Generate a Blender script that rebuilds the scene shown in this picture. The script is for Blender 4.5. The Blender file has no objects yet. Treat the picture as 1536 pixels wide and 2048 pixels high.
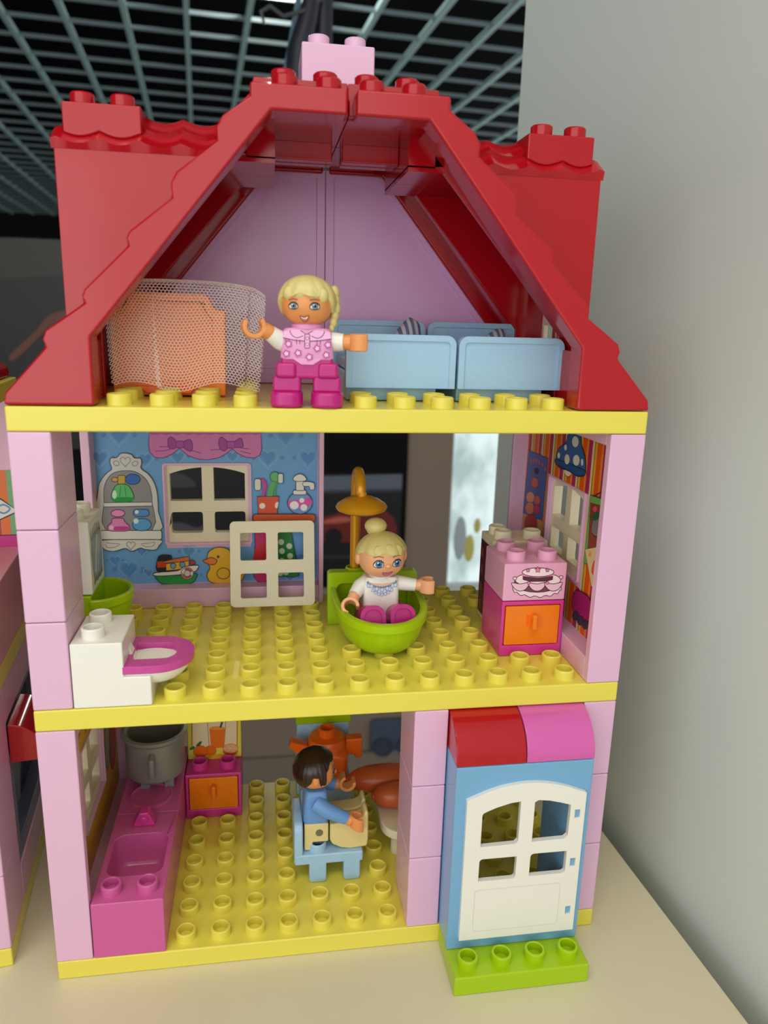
import bpy, bmesh, math, random
from mathutils import Vector, Matrix
from mathutils.geometry import tessellate_polygon

# ------------------------------------------------------------------ scene
# every length below is written in stud pitches of the toy bricks (16 mm); S turns it into metres
S = 0.016
random.seed(7)
scene = bpy.context.scene
COL = scene.collection

# camera -----------------------------------------------------------------
cam_d = bpy.data.cameras.new('camera')
cam = bpy.data.objects.new('camera', cam_d)
COL.objects.link(cam)
F_PX = 1512.6
cam_d.sensor_fit = 'VERTICAL'
cam_d.sensor_height = 36.0
cam_d.lens = F_PX / 2048 * 36.0
cam_d.clip_start = 0.005
cam_d.clip_end = 60
RM = ((0.9875459637, 0.0121823432, -0.1568584075),
      (-0.1550414500, 0.2448152795, -0.9570933224),
      (0.0267416955, 0.9694932024, 0.2436551093))
mw = Matrix(RM).to_4x4()
mw.translation = Vector((5.91539428, -18.6678529, 18.3145565)) * S
cam.matrix_world = mw
cam_d.dof.use_dof = True
cam_d.dof.focus_distance = 23.0 * S
cam_d.dof.aperture_fstop = 11.0
scene.camera = cam

# world + lights + exposure ----------------------------------------------
world = bpy.data.worlds.new('room_light')
scene.world = world
world.use_nodes = True
bg = world.node_tree.nodes['Background']
bg.inputs['Color'].default_value = (0.95, 0.99, 1.0, 1)
bg.inputs['Strength'].default_value = 0.92

def area(name, loc, target, size, power, color, shape='RECTANGLE', size_y=None):
    d = bpy.data.lights.new(name, 'AREA')
    d.shape = shape
    d.size = size * S
    if shape in ('RECTANGLE', 'ELLIPSE'):
        d.size_y = (size_y or size) * S
    d.energy = power
    d.color = color
    o = bpy.data.objects.new(name, d)
    COL.objects.link(o)
    o.location = Vector(loc) * S
    o.rotation_euler = (Vector(target) - Vector(loc)).to_track_quat('-Z', 'Y').to_euler()
    return o

area('window_daylight', (-24, -64, 18), (8, 2, 14), 28, .5, (1.0, 0.97, 0.98), size_y=34)
area('front_fill', (-14, -64, 32), (8, 2, 13), 110, 4.8, (1.0, 0.97, 0.95), size_y=56)  # broad soft fill added in front to brighten the open rooms and attic
area('overhead_fill', (0, -34, 84), (8, 0, 4), 90, 8.0, (1.0, 0.96, 0.9), size_y=50)  # added fill from above that lifts the table and storey floors
area('tube_lamp', (4, -40, 76), (4, -18, 0), 70, 2.2, (1.0, 0.92, 0.78), size_y=2.5)
scene.view_settings.view_transform = 'Standard'
scene.view_settings.look = 'None'
scene.view_settings.gamma = 1.0
scene.view_settings.use_curve_mapping = False
scene.view_settings.exposure = 0.07

# ------------------------------------------------------------------ materials
def lin(c):
    return tuple(((x / 255) / 12.92 if x / 255 <= 0.04045 else ((x / 255 + 0.055) / 1.055) ** 2.4) for x in c) + (1,)

MATS = {}
def mat(name, rgb, rough=0.28, spec=0.5, var=0.05, metal=0.0, coat=0.0, sss=0.0):
    if name in MATS:
        return MATS[name]
    m = bpy.data.materials.new(name)
    m.use_nodes = True
    nt = m.node_tree
    b = nt.nodes['Principled BSDF']
    b.inputs['Base Color'].default_value = lin(rgb)
    b.inputs['Metallic'].default_value = metal
    b.inputs['Specular IOR Level'].default_value = spec
    b.inputs['Coat Weight'].default_value = coat
    if sss:
        b.inputs['Subsurface Weight'].default_value = sss
        b.inputs['Subsurface Radius'].default_value = (1, .6, .5)
        b.inputs['Subsurface Scale'].default_value = 0.002
    tc = nt.nodes.new('ShaderNodeTexCoord')
    nz = nt.nodes.new('ShaderNodeTexNoise')
    nz.inputs['Scale'].default_value = 70
    nz.inputs['Detail'].default_value = 3
    mr = nt.nodes.new('ShaderNodeMapRange')
    mr.inputs['To Min'].default_value = max(0.02, rough - var)
    mr.inputs['To Max'].default_value = rough + var
    nt.links.new(tc.outputs['Object'], nz.inputs['Vector'])
    nt.links.new(nz.outputs['Fac'], mr.inputs['Value'])
    nt.links.new(mr.outputs['Result'], b.inputs['Roughness'])
    MATS[name] = m
    return m

def ink(rgb):
    return mat('print_%02x%02x%02x' % tuple(rgb), rgb, 0.38, 0.4, 0.02)

YEL = mat('yellow_plastic', (234, 220, 88), 0.22)
PPK = mat('pale_pink_plastic', (229, 184, 214), 0.22)
MPK = mat('rose_pink_plastic', (208, 94, 158), 0.25)
HPK = mat('hot_pink_plastic', (214, 60, 150), 0.25)
RED = mat('red_plastic', (178, 16, 28), 0.13)
PINKAWN = mat('orchid_pink_plastic', (214, 98, 174), 0.16, coat=0.2)
LIME = mat('lime_plastic', (168, 204, 12), 0.24)
LBL = mat('light_blue_plastic', (164, 203, 232), 0.27)
BLU = mat('sky_blue_plastic', (120, 174, 214), 0.26)
WHT = mat('white_plastic', (240, 238, 228), 0.25)
CRM = mat('cream_plastic', (236, 226, 196), 0.3)
ORG_ = mat('orange_plastic', (246, 130, 20), 0.27)
DORG = mat('deep_orange_plastic', (244, 106, 22), 0.27)
GRY = mat('grey_metallic_plastic', (142, 142, 138), 0.36, metal=0.25)
GOLD = mat('golden_plastic', (214, 152, 30), 0.3, metal=0.35)
SKIN = mat('skin_tone_plastic', (232, 152, 86), 0.34)
SKIN2 = mat('light_skin_tone_plastic', (240, 176, 130), 0.34)
BLOND = mat('blond_plastic', (218, 203, 132), 0.4)
DHAIR = mat('dark_brown_plastic', (44, 26, 18), 0.25)
MAG = mat('magenta_plastic', (190, 20, 122), 0.28)
TAN = mat('tan_plastic', (226, 208, 142), 0.34)
SHIRTBL = mat('denim_blue_plastic', (104, 154, 212), 0.34)
SHIRTPK = mat('pink_shirt_plastic', (232, 158, 206), 0.3)
BREAD = mat('bread_brown_plastic', (212, 100, 54), 0.33)
TEALBAR = mat('painted_ceiling_metal', (205, 242, 240), 0.5, 0.3)
BLACKV = mat('black_void_paint', (8, 8, 9), 0.9, 0.1)

# ------------------------------------------------------------------ mesh helpers
class MB:
    def __init__(s):
        s.v = []; s.f = []; s.mi = []
    def add(s, vs, fs, mi=0):
        n = len(s.v)
        s.v += [tuple(p) for p in vs]
        s.f += [tuple(i + n for i in f) for f in fs]
        s.mi += [mi] * len(fs)
        return s
    def box(s, x0, x1, y0, y1, z0, z1, mi=0):
        return s.add([(x0, y0, z0), (x1, y0, z0), (x1, y1, z0), (x0, y1, z0), (x0, y0, z1), (x1, y0, z1), (x1, y1, z1), (x0, y1, z1)],
                     [(0, 3, 2, 1), (4, 5, 6, 7), (0, 1, 5, 4), (1, 2, 6, 5), (2, 3, 7, 6), (3, 0, 4, 7)], mi)
    def prism(s, outer, a, b, axis='y', holes=(), mi=0):
        loops = [list(outer)] + [list(h) for h in holes]
        flat = [p for l in loops for p in l]
        tri = tessellate_polygon([[Vector((p[0], p[1], 0)) for p in l] for l in loops])
        def m(p, t):
            return {'y': (p[0], t, p[1]), 'x': (t, p[0], p[1]), 'z': (p[0], p[1], t)}[axis]
        n = len(flat)
        vs = [m(p, a) for p in flat] + [m(p, b) for p in flat]
        fs = []
        if holes:
            fs += [tuple(t) for t in tri] + [tuple(i + n for i in reversed(t)) for t in tri]
        else:
            fs += [tuple(range(n)), tuple(range(2 * n - 1, n - 1, -1))]
        k = 0
        for l in loops:
            c = len(l)
            for i in range(c):
                j = (i + 1) % c
                fs.append((k + i, k + j, k + j + n, k + i + n))
            k += c
        return s.add(vs, fs, mi)
    def lathe(s, prof, c, n=24, axis='z', mi=0, sx=1, sy=1, a0=0, a1=360, close=True):
        full = abs(a1 - a0 - 360) < 1e-6
        na = n if full else n + 1
        vs = []
        for r, z in prof:
            for i in range(na):
                t = math.radians(a0 + (a1 - a0) * i / n)
                x, y = r * math.cos(t) * sx, r * math.sin(t) * sy
                vs.append({'z': (c[0] + x, c[1] + y, c[2] + z), 'y': (c[0] + x, c[1] + z, c[2] + y), 'x': (c[0] + z, c[1] + x, c[2] + y)}[axis])
        fs = []
        for k in range(len(prof) - 1):
            for i in range(n):
                j = (i + 1) % na if full else i + 1
                fs.append((k * na + i, k * na + j, (k + 1) * na + j, (k + 1) * na + i))
        if close and full:
            if prof[0][0] > 1e-5: fs.append(tuple(range(na - 1, -1, -1)))
            if prof[-1][0] > 1e-5: fs.append(tuple(range((len(prof) - 1) * na, len(prof) * na)))
        return s.add(vs, fs, mi)
    def cyl(s, c, r, h, n=24, axis='z', mi=0):
        return s.lathe([(r, 0), (r, h)], c, n, axis, mi)
    def tube(s, path, rad, n=12, mi=0, flat=1.0, cap=True):
        path = [Vector(p) for p in path]
        if not hasattr(rad, '__len__'): rad = [rad] * len(path)
        vs = []; fs = []
        u = None
        for i, p in enumerate(path):
            d = (path[min(i + 1, len(path) - 1)] - path[max(i - 1, 0)]).normalized()
            if u is None:
                u = Vector((0, 0, 1)) if abs(d.z) < 0.9 else Vector((0, 1, 0))
            u = (u - d * u.dot(d)).normalized()
            w = d.cross(u)
            for k in range(n):
                t = 2 * math.pi * k / n
                vs.append(p + (u * math.cos(t) + w * math.sin(t) * flat) * rad[i])
        for i in range(len(path) - 1):
            for k in range(n):
                j = (k + 1) % n
                fs.append((i * n + k, i * n + j, (i + 1) * n + j, (i + 1) * n + k))
        if cap:
            fs.append(tuple(range(n - 1, -1, -1)))
            fs.append(tuple(range((len(path) - 1) * n, len(path) * n)))
        return s.add(vs, fs, mi)
    def loft(s, rings, mi=0, cap=True):
        n = len(rings[0]); vs = [p for r in rings for p in r]; fs = []
        for i in range(len(rings) - 1):
            for k in range(n):
                j = (k + 1) % n
                fs.append((i * n + k, i * n + j, (i + 1) * n + j, (i + 1) * n + k))
        if cap:
            fs.append(tuple(range(n - 1, -1, -1)))
            fs.append(tuple(range((len(rings) - 1) * n, len(rings) * n)))
        return s.add(vs, fs, mi)
    def superell(s, c, a, b, h, p=2.3, nu=32, nv=18, mi=0):
        sg = lambda t, e: math.copysign(abs(t) ** e, t)
        e = 2 / p
        rings = []
        for i in range(nv + 1):
            la = -math.pi / 2 + math.pi * (0.02 + 0.96 * i / nv)
            rings.append([(c[0] + a * sg(math.cos(la), e) * sg(math.cos(2 * math.pi * k / nu), e),
                           c[1] + b * sg(math.cos(la), e) * sg(math.sin(2 * math.pi * k / nu), e),
                           c[2] + h * sg(math.sin(la), e)) for k in range(nu)])
        return s.loft(rings, mi)
    def ell(s, c, a, b, h, nu=20, nv=12, mi=0):
        return s.superell(c, a, b, h, 2.0, nu, nv, mi)
    def xf(s, M, start=0):
        s.v = s.v[:start] + [tuple(M @ Vector(p)) for p in s.v[start:]]
        return s

def rrect(x0, x1, y0, y1, r, n=5, which='1111'):
    """rounded rectangle, corners in order bottom-left, bottom-right, top-right, top-left"""
    out = []
    for k, (cx, cy, a) in enumerate(((x0 + r, y0 + r, 180), (x1 - r, y0 + r, 270), (x1 - r, y1 - r, 0), (x0 + r, y1 - r, 90))):
        if which[k] == '1':
            out += [(cx + r * math.cos(math.radians(a + 90 * i / n)), cy + r * math.sin(math.radians(a + 90 * i / n))) for i in range(n + 1)]
        else:
            out.append(((x0, y0), (x1, y0), (x1, y1), (x0, y1))[k])
    return out

ORIGIN = {}
FRAME = [Vector((0, 0, 0)), 0.0]        # moved and turned for the neighbouring doll house

def mesh_of(mb, mats, org, name, sharp=35, fix=True):
    me = bpy.data.meshes.new(name)
    o = Vector(org)
    me.from_pydata([(Vector(p) - o) * S for p in mb.v], [], mb.f)
    mats = mats if isinstance(mats, (list, tuple)) else [mats]
    for m in mats: me.materials.append(m)
    if fix:
        b = bmesh.new(); b.from_mesh(me)
        bmesh.ops.recalc_face_normals(b, faces=b.faces)
        b.to_mesh(me); b.free()
    me.polygons.foreach_set('material_index', mb.mi)
    me.polygons.foreach_set('use_smooth', [True] * len(me.polygons))
    me.set_sharp_from_angle(angle=math.radians(sharp))
    return me

def finish(o, bevel, seg=2):
    if bevel:
        m = o.modifiers.new('bevel', 'BEVEL')
        m.width = bevel * S; m.segments = seg; m.limit_method = 'ANGLE'
        m.angle_limit = math.radians(40); m.harden_normals = True
        m.use_clamp_overlap = True

def place(o, org, rot):
    v = Vector(org)
    if FRAME[1]:
        v = Matrix.Rotation(FRAME[1], 3, 'Z') @ v
    v = v + FRAME[0]
    o.location = v * S
    o.rotation_euler = (0, 0, rot + FRAME[1])

def tag(o, label, cat, group=None):
    o['label'] = label; o['category'] = cat
    if group: o['group'] = group

def thing(name, label, cat, org, group=None, rot=0.0):
    o = bpy.data.objects.new(name, None)
    o.empty_display_size = 0.01
    COL.objects.link(o)
    ORIGIN[o.name] = Vector(org)
    place(o, org, rot)
    tag(o, label, cat, group)
    return o

def solid(name, label, cat, mb, mats, org, group=None, bevel=0.035, rot=0.0, sharp=35):
    o = bpy.data.objects.new(name, mesh_of(mb, mats, org, name, sharp))
    COL.objects.link(o)
    ORIGIN[o.name] = Vector(org)
    place(o, org, rot)
    finish(o, bevel)
    tag(o, label, cat, group)
    return o

def structure(name, mb, mats, org=(0, 0, 0), parent=None, bevel=0):
    o = bpy.data.objects.new(name, mesh_of(mb, mats, org, name))
    COL.objects.link(o)
    ORIGIN[o.name] = Vector(org)
    o.location = Vector(org) * S
    o['kind'] = 'structure'
    finish(o, bevel)
    return o

def root_org(p):
    return ORIGIN[p.name]

def part(name, mb, mats, parent, bevel=0.03, label=None, sharp=35, fix=True):
    org = root_org(parent)
    o = bpy.data.objects.new(name, mesh_of(mb, mats, org, name, sharp, fix))
    COL.objects.link(o)
    o.parent = parent
    ORIGIN[o.name] = org
    finish(o, bevel)
    if label: o['label'] = label
    return o

STUD = {}
def stud_mesh(m, hollow, r=0.293, h=0.28):
    k = (m.name, hollow, r)
    if k not in STUD:
        b = MB()
        if hollow:
            b.lathe([(r, 0), (r, h - .03), (r - .03, h), (r - .065, h), (r - .075, h - .015), (r - .075, 0.01), (0.001, 0.01)], (0, 0, 0), 24)
        else:
            b.lathe([(r, 0), (r, h - .035), (r - .035, h), (0.001, h)], (0, 0, 0), 24)
        STUD[k] = mesh_of(b, m, (0, 0, 0), 'stud', 30, False)
    return STUD[k]

def studs(parent, pts, z, m, hollow=True):
    me = stud_mesh(m, hollow)
    org = root_org(parent)
    for x, y in pts:
        o = bpy.data.objects.new('stud', me)
        COL.objects.link(o)
        o.parent = parent
        o.location = (Vector((x, y, z)) - org) * S
        ORIGIN[o.name] = org

# flat prints -------------------------------------------------------------
class Art:
    """flat print: shapes in artwork units, laid on a surface by fn(u, v, lift)"""
    def __init__(s, fn):
        s.fn = fn; s.mb = MB(); s.mats = []; s.layer = 0
    def mi(s, rgb):
        m = ink(rgb)
        if m not in s.mats: s.mats.append(m)
        return s.mats.index(m)
    def poly(s, pts, rgb, line=None, w=1.0):
        s.layer += 1
        lift = s.layer * 0.0005
        tri = tessellate_polygon([[Vector((p[0], p[1], 0)) for p in pts]])
        s.mb.add([s.fn(p[0], p[1], lift) for p in pts], [tuple(t) for t in tri], s.mi(rgb))
        if line: s.stroke(pts + [pts[0]], line, w)
        return s
    def stroke(s, pts, rgb, w=1.0):
        s.layer += 1
        lift = s.layer * 0.0005
        L = []; R = []
        n = len(pts)
        for i in range(n):
            a = Vector(pts[max(i - 1, 0)]); b = Vector(pts[min(i + 1, n - 1)])
            if pts[0] == pts[-1] and i in (0, n - 1): a = Vector(pts[n - 2]); b = Vector(pts[1])
            d = (b - a)
            d = d.normalized() if d.length > 1e-9 else Vector((1, 0))
            q = Vector((-d.y, d.x)) * w / 2
            p = Vector(pts[i])
            L.append(p + q); R.append(p - q)
        vs = [s.fn(p.x, p.y, lift) for p in L + R]
        s.mb.add(vs, [(i, i + 1, n + i + 1, n + i) for i in range(n - 1)], s.mi(rgb))
        return s
    def ell(s, cx, cy, rx, ry, rgb, line=None, w=1.0, n=20, rot=0):
        c, q = math.cos(rot), math.sin(rot)
        pts = []
        for i in range(n):
            x = rx * math.cos(2 * math.pi * i / n); y = ry * math.sin(2 * math.pi * i / n)
            pts.append((cx + x * c - y * q, cy + x * q + y * c))
        return s.poly(pts, rgb, line, w)
    def heart(s, cx, cy, r, rgb, line=None, w=1.0, up=-1):
        pts = []
        for i in range(22):
            t = 2 * math.pi * i / 22
            pts.append((cx + r * 0.95 * math.sin(t) ** 3, cy + up * r / 16 * (13 * math.cos(t) - 5 * math.cos(2 * t) - 2 * math.cos(3 * t) - math.cos(4 * t))))
        return s.poly(pts, rgb, line, w) if rgb else s.stroke(pts + [pts[0]], line, w)
    def part(s, name, parent, label=None):
        return part(name, s.mb, s.mats, parent, 0, label, fix=False)

def hom(H):
    def f(u, v):
        w = H[6] * u + H[7] * v + 1
        return (H[0] * u + H[1] * v + H[2]) / w, (H[3] * u + H[4] * v + H[5]) / w
    return f
def smooth(pts, k=4):
    """closed Catmull-Rom through the points"""
    out = []; n = len(pts)
    for i in range(n):
        p0, p1, p2, p3 = (Vector(pts[(i + j - 1) % n]) for j in range(4))
        for j in range(k):
            t = j / k
            q = 0.5 * ((2 * p1) + (p2 - p0) * t + (2 * p0 - 5 * p1 + 4 * p2 - p3) * t * t + (3 * p1 - p0 - 3 * p2 + p3) * t ** 3)
            out.append((q.x, q.y))
    return out

# ------------------------------------------------------------------ the room
WALLG = mat('right_wall_paint', (220, 229, 222), 0.75, 0.3)
WALLB = mat('back_wall_paint', (140, 124, 108), 0.8, 0.25)
TABM = mat('white_tabletop_laminate', (222, 212, 180), 0.4, 0.4)
FLOORM = mat('grey_floor_tiles', (120, 116, 110), 0.5)
FARM = mat('far_wall_dark_paint', (26, 26, 26), 0.8, 0.2)
BASEM = mat('baseboard_brown', (132, 118, 102), 0.6)

Z_FLOOR = -50.0
Z_CEIL = 88.3
structure('floor', MB().box(-900, 170, -140, 620, Z_FLOOR - 4, Z_FLOOR), FLOORM)
wr = MB().prism([(19.5 + .061 * 140, -140), (19.5 - .061 * 19.9, 19.9), (26, 19.9), (36, -140)], Z_FLOOR, Z_CEIL + 16, 'z')
structure('wall_right', wr, WALLG)
wb = MB().prism([(-160, Z_FLOOR), (120, Z_FLOOR), (120, 26.6), (-160, 26.6)], 80, 86, 'y',
                holes=[[(31.3, -18.2), (40.0, -18.2), (40.0, 25.5), (31.3, 25.5)]])
structure('wall_back', wb, WALLB)
structure('wall_far', MB().box(-900, 170, 612, 620, Z_FLOOR, Z_CEIL + 16), FARM)
structure('trim_1', MB().box(-160, 120, 79.0, 86.2, 26.6, 27.5), BLACKV)
structure('baseboard_back', MB().box(-160, 120, 79.2, 80, Z_FLOOR, -43.0), BASEM, bevel=.1)
# window in the back wall, with the street's daylight on frosted film
win = structure('window_1', MB().prism([(31.3, -18.2), (40, -18.2), (40, 25.5), (31.3, 25.5)], 80.6, 82.2, 'y',
                holes=[[(31.6, -17.6), (39.6, -17.6), (39.6, 25), (31.6, 25)]]), mat('window_frame_white', (214, 220, 220), .5))
pm = bpy.data.materials.new('daylit_frosted_pane'); pm.use_nodes = True
nt = pm.node_tree; nt.nodes.clear()
out = nt.nodes.new('ShaderNodeOutputMaterial'); em = nt.nodes.new('ShaderNodeEmission')
tc = nt.nodes.new('ShaderNodeTexCoord'); nz = nt.nodes.new('ShaderNodeTexNoise'); cr = nt.nodes.new('ShaderNodeValToRGB')
mp = nt.nodes.new('ShaderNodeMapping'); mp.inputs['Scale'].default_value = (9, 9, 5); mp.inputs['Rotation'].default_value = (0, .7, 0)
nz.inputs['Scale'].default_value = 1.6; nz.inputs['Detail'].default_value = 4
cr.color_ramp.elements[0].position = .36; cr.color_ramp.elements[0].color = lin((168, 190, 186))
cr.color_ramp.elements[1].position = .58; cr.color_ramp.elements[1].color = lin((226, 244, 244))
nt.links.new(tc.outputs['Object'], mp.inputs['Vector']); nt.links.new(mp.outputs['Vector'], nz.inputs['Vector'])
nt.links.new(nz.outputs['Fac'], cr.inputs['Fac']); nt.links.new(cr.outputs['Color'], em.inputs['Color'])
nt.links.new(em.outputs['Emission'], out.inputs['Surface'])
part('pane', MB().box(31.6, 39.6, 81.2, 81.5, -17.6, 25), pm, win, 0)
part('sill', MB().box(30.8, 40.4, 78.6, 80.6, -18.9, -18.0), mat('window_frame_white', (214, 220, 220), .5), win, .1)
b = MB()
b.ell((34.6, 80.9, -12.5), .75, .12, 2.0); b.ell((35.6, 80.9, -9.2), .5, .12, 1.1)
part('flower_sticker', b, mat('yellow_sticker', (214, 208, 110), .5), win, 0)
b = MB(); b.ell((33.2, 80.9, -11.0), .9, .12, 3.2)
part('grey_sticker', b, mat('grey_sticker', (186, 196, 200), .5), win, 0)

# open-cell ceiling -------------------------------------------------------
ceil = structure('ceiling', MB().box(-900, 170, -140, 620, Z_CEIL + 9, Z_CEIL + 16), BLACKV)
CA = math.radians(4.4)
CELL = 14.55
def rot_c(x, y):
    return (x * math.cos(CA) - y * math.sin(CA), x * math.sin(CA) + y * math.cos(CA))
# the cell corners are counted from one measured crossing
U0 = -25.1 * math.cos(CA) + 185.6 * math.sin(CA)
V0 = -2.0 * math.sin(CA) + 191.6 * math.cos(CA)
P0 = rot_c(U0, V0)
barA = mesh_of(MB().box(-.66, .66, -110, 440, 0, 1.3), TEALBAR, (0, 0, 0), 'ceiling_bar')
barB = mesh_of(MB().box(-225, 190, -.34, .34, .05, .95), mat('painted_ceiling_metal_cross', (150, 168, 172), .5, .3), (0, 0, 0), 'ceiling_bar')
def ceiling_bar(me, dx, dy):
    x, y = rot_c(dx, dy)
    o = bpy.data.objects.new('ceiling_bar', me)
    COL.objects.link(o); o.parent = ceil
    o.location = (Vector((P0[0] + x, P0[1] + y, Z_CEIL)) * S)
    o.rotation_euler = (0, 0, CA)
for i in range(-14, 10): ceiling_bar(barA, i * CELL, 0)
for j in range(-8, 30): ceiling_bar(barB, 0, j * CELL)

ld = bpy.data.lights.new('recessed_lamp', 'POINT'); ld.energy = 7; ld.shadow_soft_size = .01; ld.color = (1, .98, .92)
lo = bpy.data.objects.new('recessed_lamp', ld); COL.objects.link(lo); lo.location = Vector((9, 172, Z_CEIL + 2.6)) * S
# hanging cable bundle ----------------------------------------------------
NAVY = mat('dark_navy_rubber', (34, 36, 50), .5)
t = thing('hanging_cable_bundle', 'dark navy pipe with cables and pale blue film hanging from the grid ceiling', 'cables', (11.9, 60, Z_CEIL))
part('pipe', MB().tube([(11.9, 60, Z_CEIL + 8.5), (11.9, 60, 30)], .85, 14), NAVY, t, 0)
part('cable', MB().tube([(11.6, 59, 50), (10.4, 59, 44.8), (9.6, 59, 42), (9.2, 59, 38), (9.0, 59, 30)], [.5, .9, 1.1, 1.0, .9], 12), NAVY, t, 0)
part('cable', MB().tube([(11.6, 58.6, 46.4), (10, 58.4, 45.2), (8.2, 58.4, 44.6), (7.0, 58.4, 45.3), (6.2, 58.4, 44.8), (6.5, 58.4, 43.8)], [.22, .2, .2, .22, .2, .1], 8), mat('grey_cable', (70, 74, 78), .5), t, 0)
part('plastic_film', MB().tube([(10.6, 61, 56), (9.9, 61, 48), (9.0, 61, 44), (8.2, 61, 39), (8.0, 61, 30)], [.9, .8, .5, 1.0, .9], 12, flat=.4), mat('pale_blue_film', (112, 146, 164), .3), t, 0)

# black poster board ------------------------------------------------------
BOARD = mat('black_poster_board', (14, 13, 14), .7, .12)
t = solid('poster_board', 'long black board of sports car posters fixed to the brown back wall', 'poster board',
          MB().box(-60, 25.0, 79.2, 79.95, -17.2, 26.9), BOARD, (0, 79.6, -17.2), bevel=.1)
def plane_y(y):
    return lambda u, v, l: (u, y - l * 8, v)
def car_poster(cx, cz, k, flip=1):
    a = Art(plane_y(79.15))
    X = lambda x: cx + flip * x * k
    Zc = lambda z: cz + z * k
    P = lambda l: [(X(x), Zc(z)) for x, z in l]
    a.poly(P([(-7, -8), (7, -8), (7, 7), (-7, 7)]), (14, 14, 16))
    a.poly(P([(-7, 4.4), (7, 4.6), (7, 6.9), (-7, 6.6)]), (96, 102, 116))
    a.poly(P([(-7, 4.0), (7, 4.2), (7, 4.7), (-7, 4.5)]), (52, 56, 66))
    a.poly(P(smooth([(-6, -2.2), (-5.4, .2), (-2.6, 1.0), (-.2, 2.4), (3, 2.2), (5.2, .8), (6.2, -.6), (6.3, -2.6), (4, -3.4), (-4, -3.4)])), (112, 30, 24))
    a.poly(P(smooth([(-2, 1.0), (0, 2.0), (2.8, 1.8), (3.8, .8)])), (30, 26, 28))
    a.poly(P(smooth([(-5.2, -.4), (-2.4, .5), (0, 0), (-2.6, -.5)])), (190, 96, 78))
    a.ell(X(-3.2), Zc(-2.6), 1.35 * k, 1.35 * k, (12, 12, 12)); a.ell(X(3.9), Zc(-2.6), 1.35 * k, 1.35 * k, (12, 12, 12))
    a.poly(P([(-6, -5.4), (6, -5.6), (6.4, -6.2), (-6.4, -6)]), (44, 44, 48))
    return a
car_poster(18.0, -7.6, .9).part('poster', t, 'poster with a red sports car under a grey band')
a = Art(plane_y(79.15))
a.poly([(-9, -14), (7, -14), (7, 8), (-9, 8)], (15, 14, 15))
a.poly(smooth([(-8, -2.6), (-6, -1.0), (-4, -1.4), (-2.6, -2.8), (-5, -3.0)], 3), (60, 60, 60))
a.poly([(3.6, .4), (7, .6), (7, -1.8), (3.6, -1.6)], (66, 66, 70))
a.poly(smooth([(-8, -8.2), (-5, -7.6), (-2.6, -8.4), (-1, -7.2), (-1.4, -9), (-6, -9)], 3), (74, 74, 74))
a.part('poster', t, 'dark poster with faint grey shapes')
a = Art(plane_y(79.15))
a.poly([(-38, 2), (-12, 2), (-12, 24), (-38, 24)], (17, 15, 15))
a.poly([(-38, 21), (-12, 23), (-12, 27), (-38, 26)], (44, 45, 36))
a.poly(smooth([(-23.8, 13.2), (-20.6, 16.2), (-18.6, 18.2), (-14, 19.2), (-13.4, 18.2), (-18.2, 17.2), (-20.4, 15.4), (-23.2, 12.8)]), (104, 52, 38))
a.poly(smooth([(-19, 16.6), (-15, 17.8), (-13.6, 16.4), (-17.6, 15.6)]), (126, 84, 70))
a.poly([(-24, 10), (-17, 12.5), (-17, 11.2), (-24, 8.6)], (150, 150, 150))
a.part('poster', t, 'poster with the orange nose of a sports car')

# wall socket -------------------------------------------------------------
SOCK = mat('slate_blue_socket_plastic', (76, 86, 102), .4)
t = thing('wall_socket', 'dark slate blue double power socket low on the brown back wall', 'socket', (24.6, 80, -41.6))
part('faceplate', MB().prism(rrect(20.9, 28.3, -45.3, -37.9, .8), 79.3, 80.0, 'y'), SOCK, t, .1)
for x in (22.8, 26.4):
    part('outlet', MB().lathe([(1.5, 0), (1.5, -.35), (1.2, -.35), (1.2, -.15), (.01, -.15)], (x, 79.3, -42.2), 24, 'y'), mat('dark_slate_plastic', (62, 70, 86), .4), t, 0)

# white display table -----------------------------------------------------
tb = MB().prism([(-75, -24), (18.6 + .061 * 24, -24), (18.6 - .061 * 8.7, 8.7), (-75, 8.7)], -1.3, 0, 'z')
t = solid('display_table', 'white laminate table top the doll houses stand on', 'table', tb, TABM, (-20, -8, -1.3), bevel=.06)
for x0, x1 in ((-74, -72.6), (15.5, 16.9)):
    part('leg', MB().box(x0, x1, -22, 7.8, Z_FLOOR, -1.3), TABM, t, .05)

# ------------------------------------------------------------------ the doll house: plates, bricks, wall panels
def plate(label, x0, x1, y0, y1, z0, z1, m, pts, name='base_plate', group=None, cat='toy plate'):
    o = solid(name, label, cat, MB().box(x0 + .01, x1 - .01, y0 + .01, y1 - .01, z0, z1), m, ((x0 + x1) / 2, (y0 + y1) / 2, z0), group, .05)
    studs(o, pts, z1, m)
    return o
def grid_pts(x0, x1, y0, y1, skip):
    r = []
    for i in range(int(x0), int(x1)):
        for j in range(int(y0), int(y1)):
            x, y = i + .5, j + .5
            if not any(a < x < b and c < y < d for a, b, c, d in skip):
                r.append((x, y))
    return r
def brick(label, x0, x1, y0, y1, z0, z1, m, top=(), name='brick', group=None, cat='toy brick', bevel=.045):
    o = solid(name, label, cat, MB().box(x0 + .012, x1 - .012, y0 + .012, y1 - .012, z0 + .008, z1 - .004), m, ((x0 + x1) / 2, (y0 + y1) / 2, z0), group, bevel)
    if top: studs(o, top, z1 - .004, m)
    return o

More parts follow.
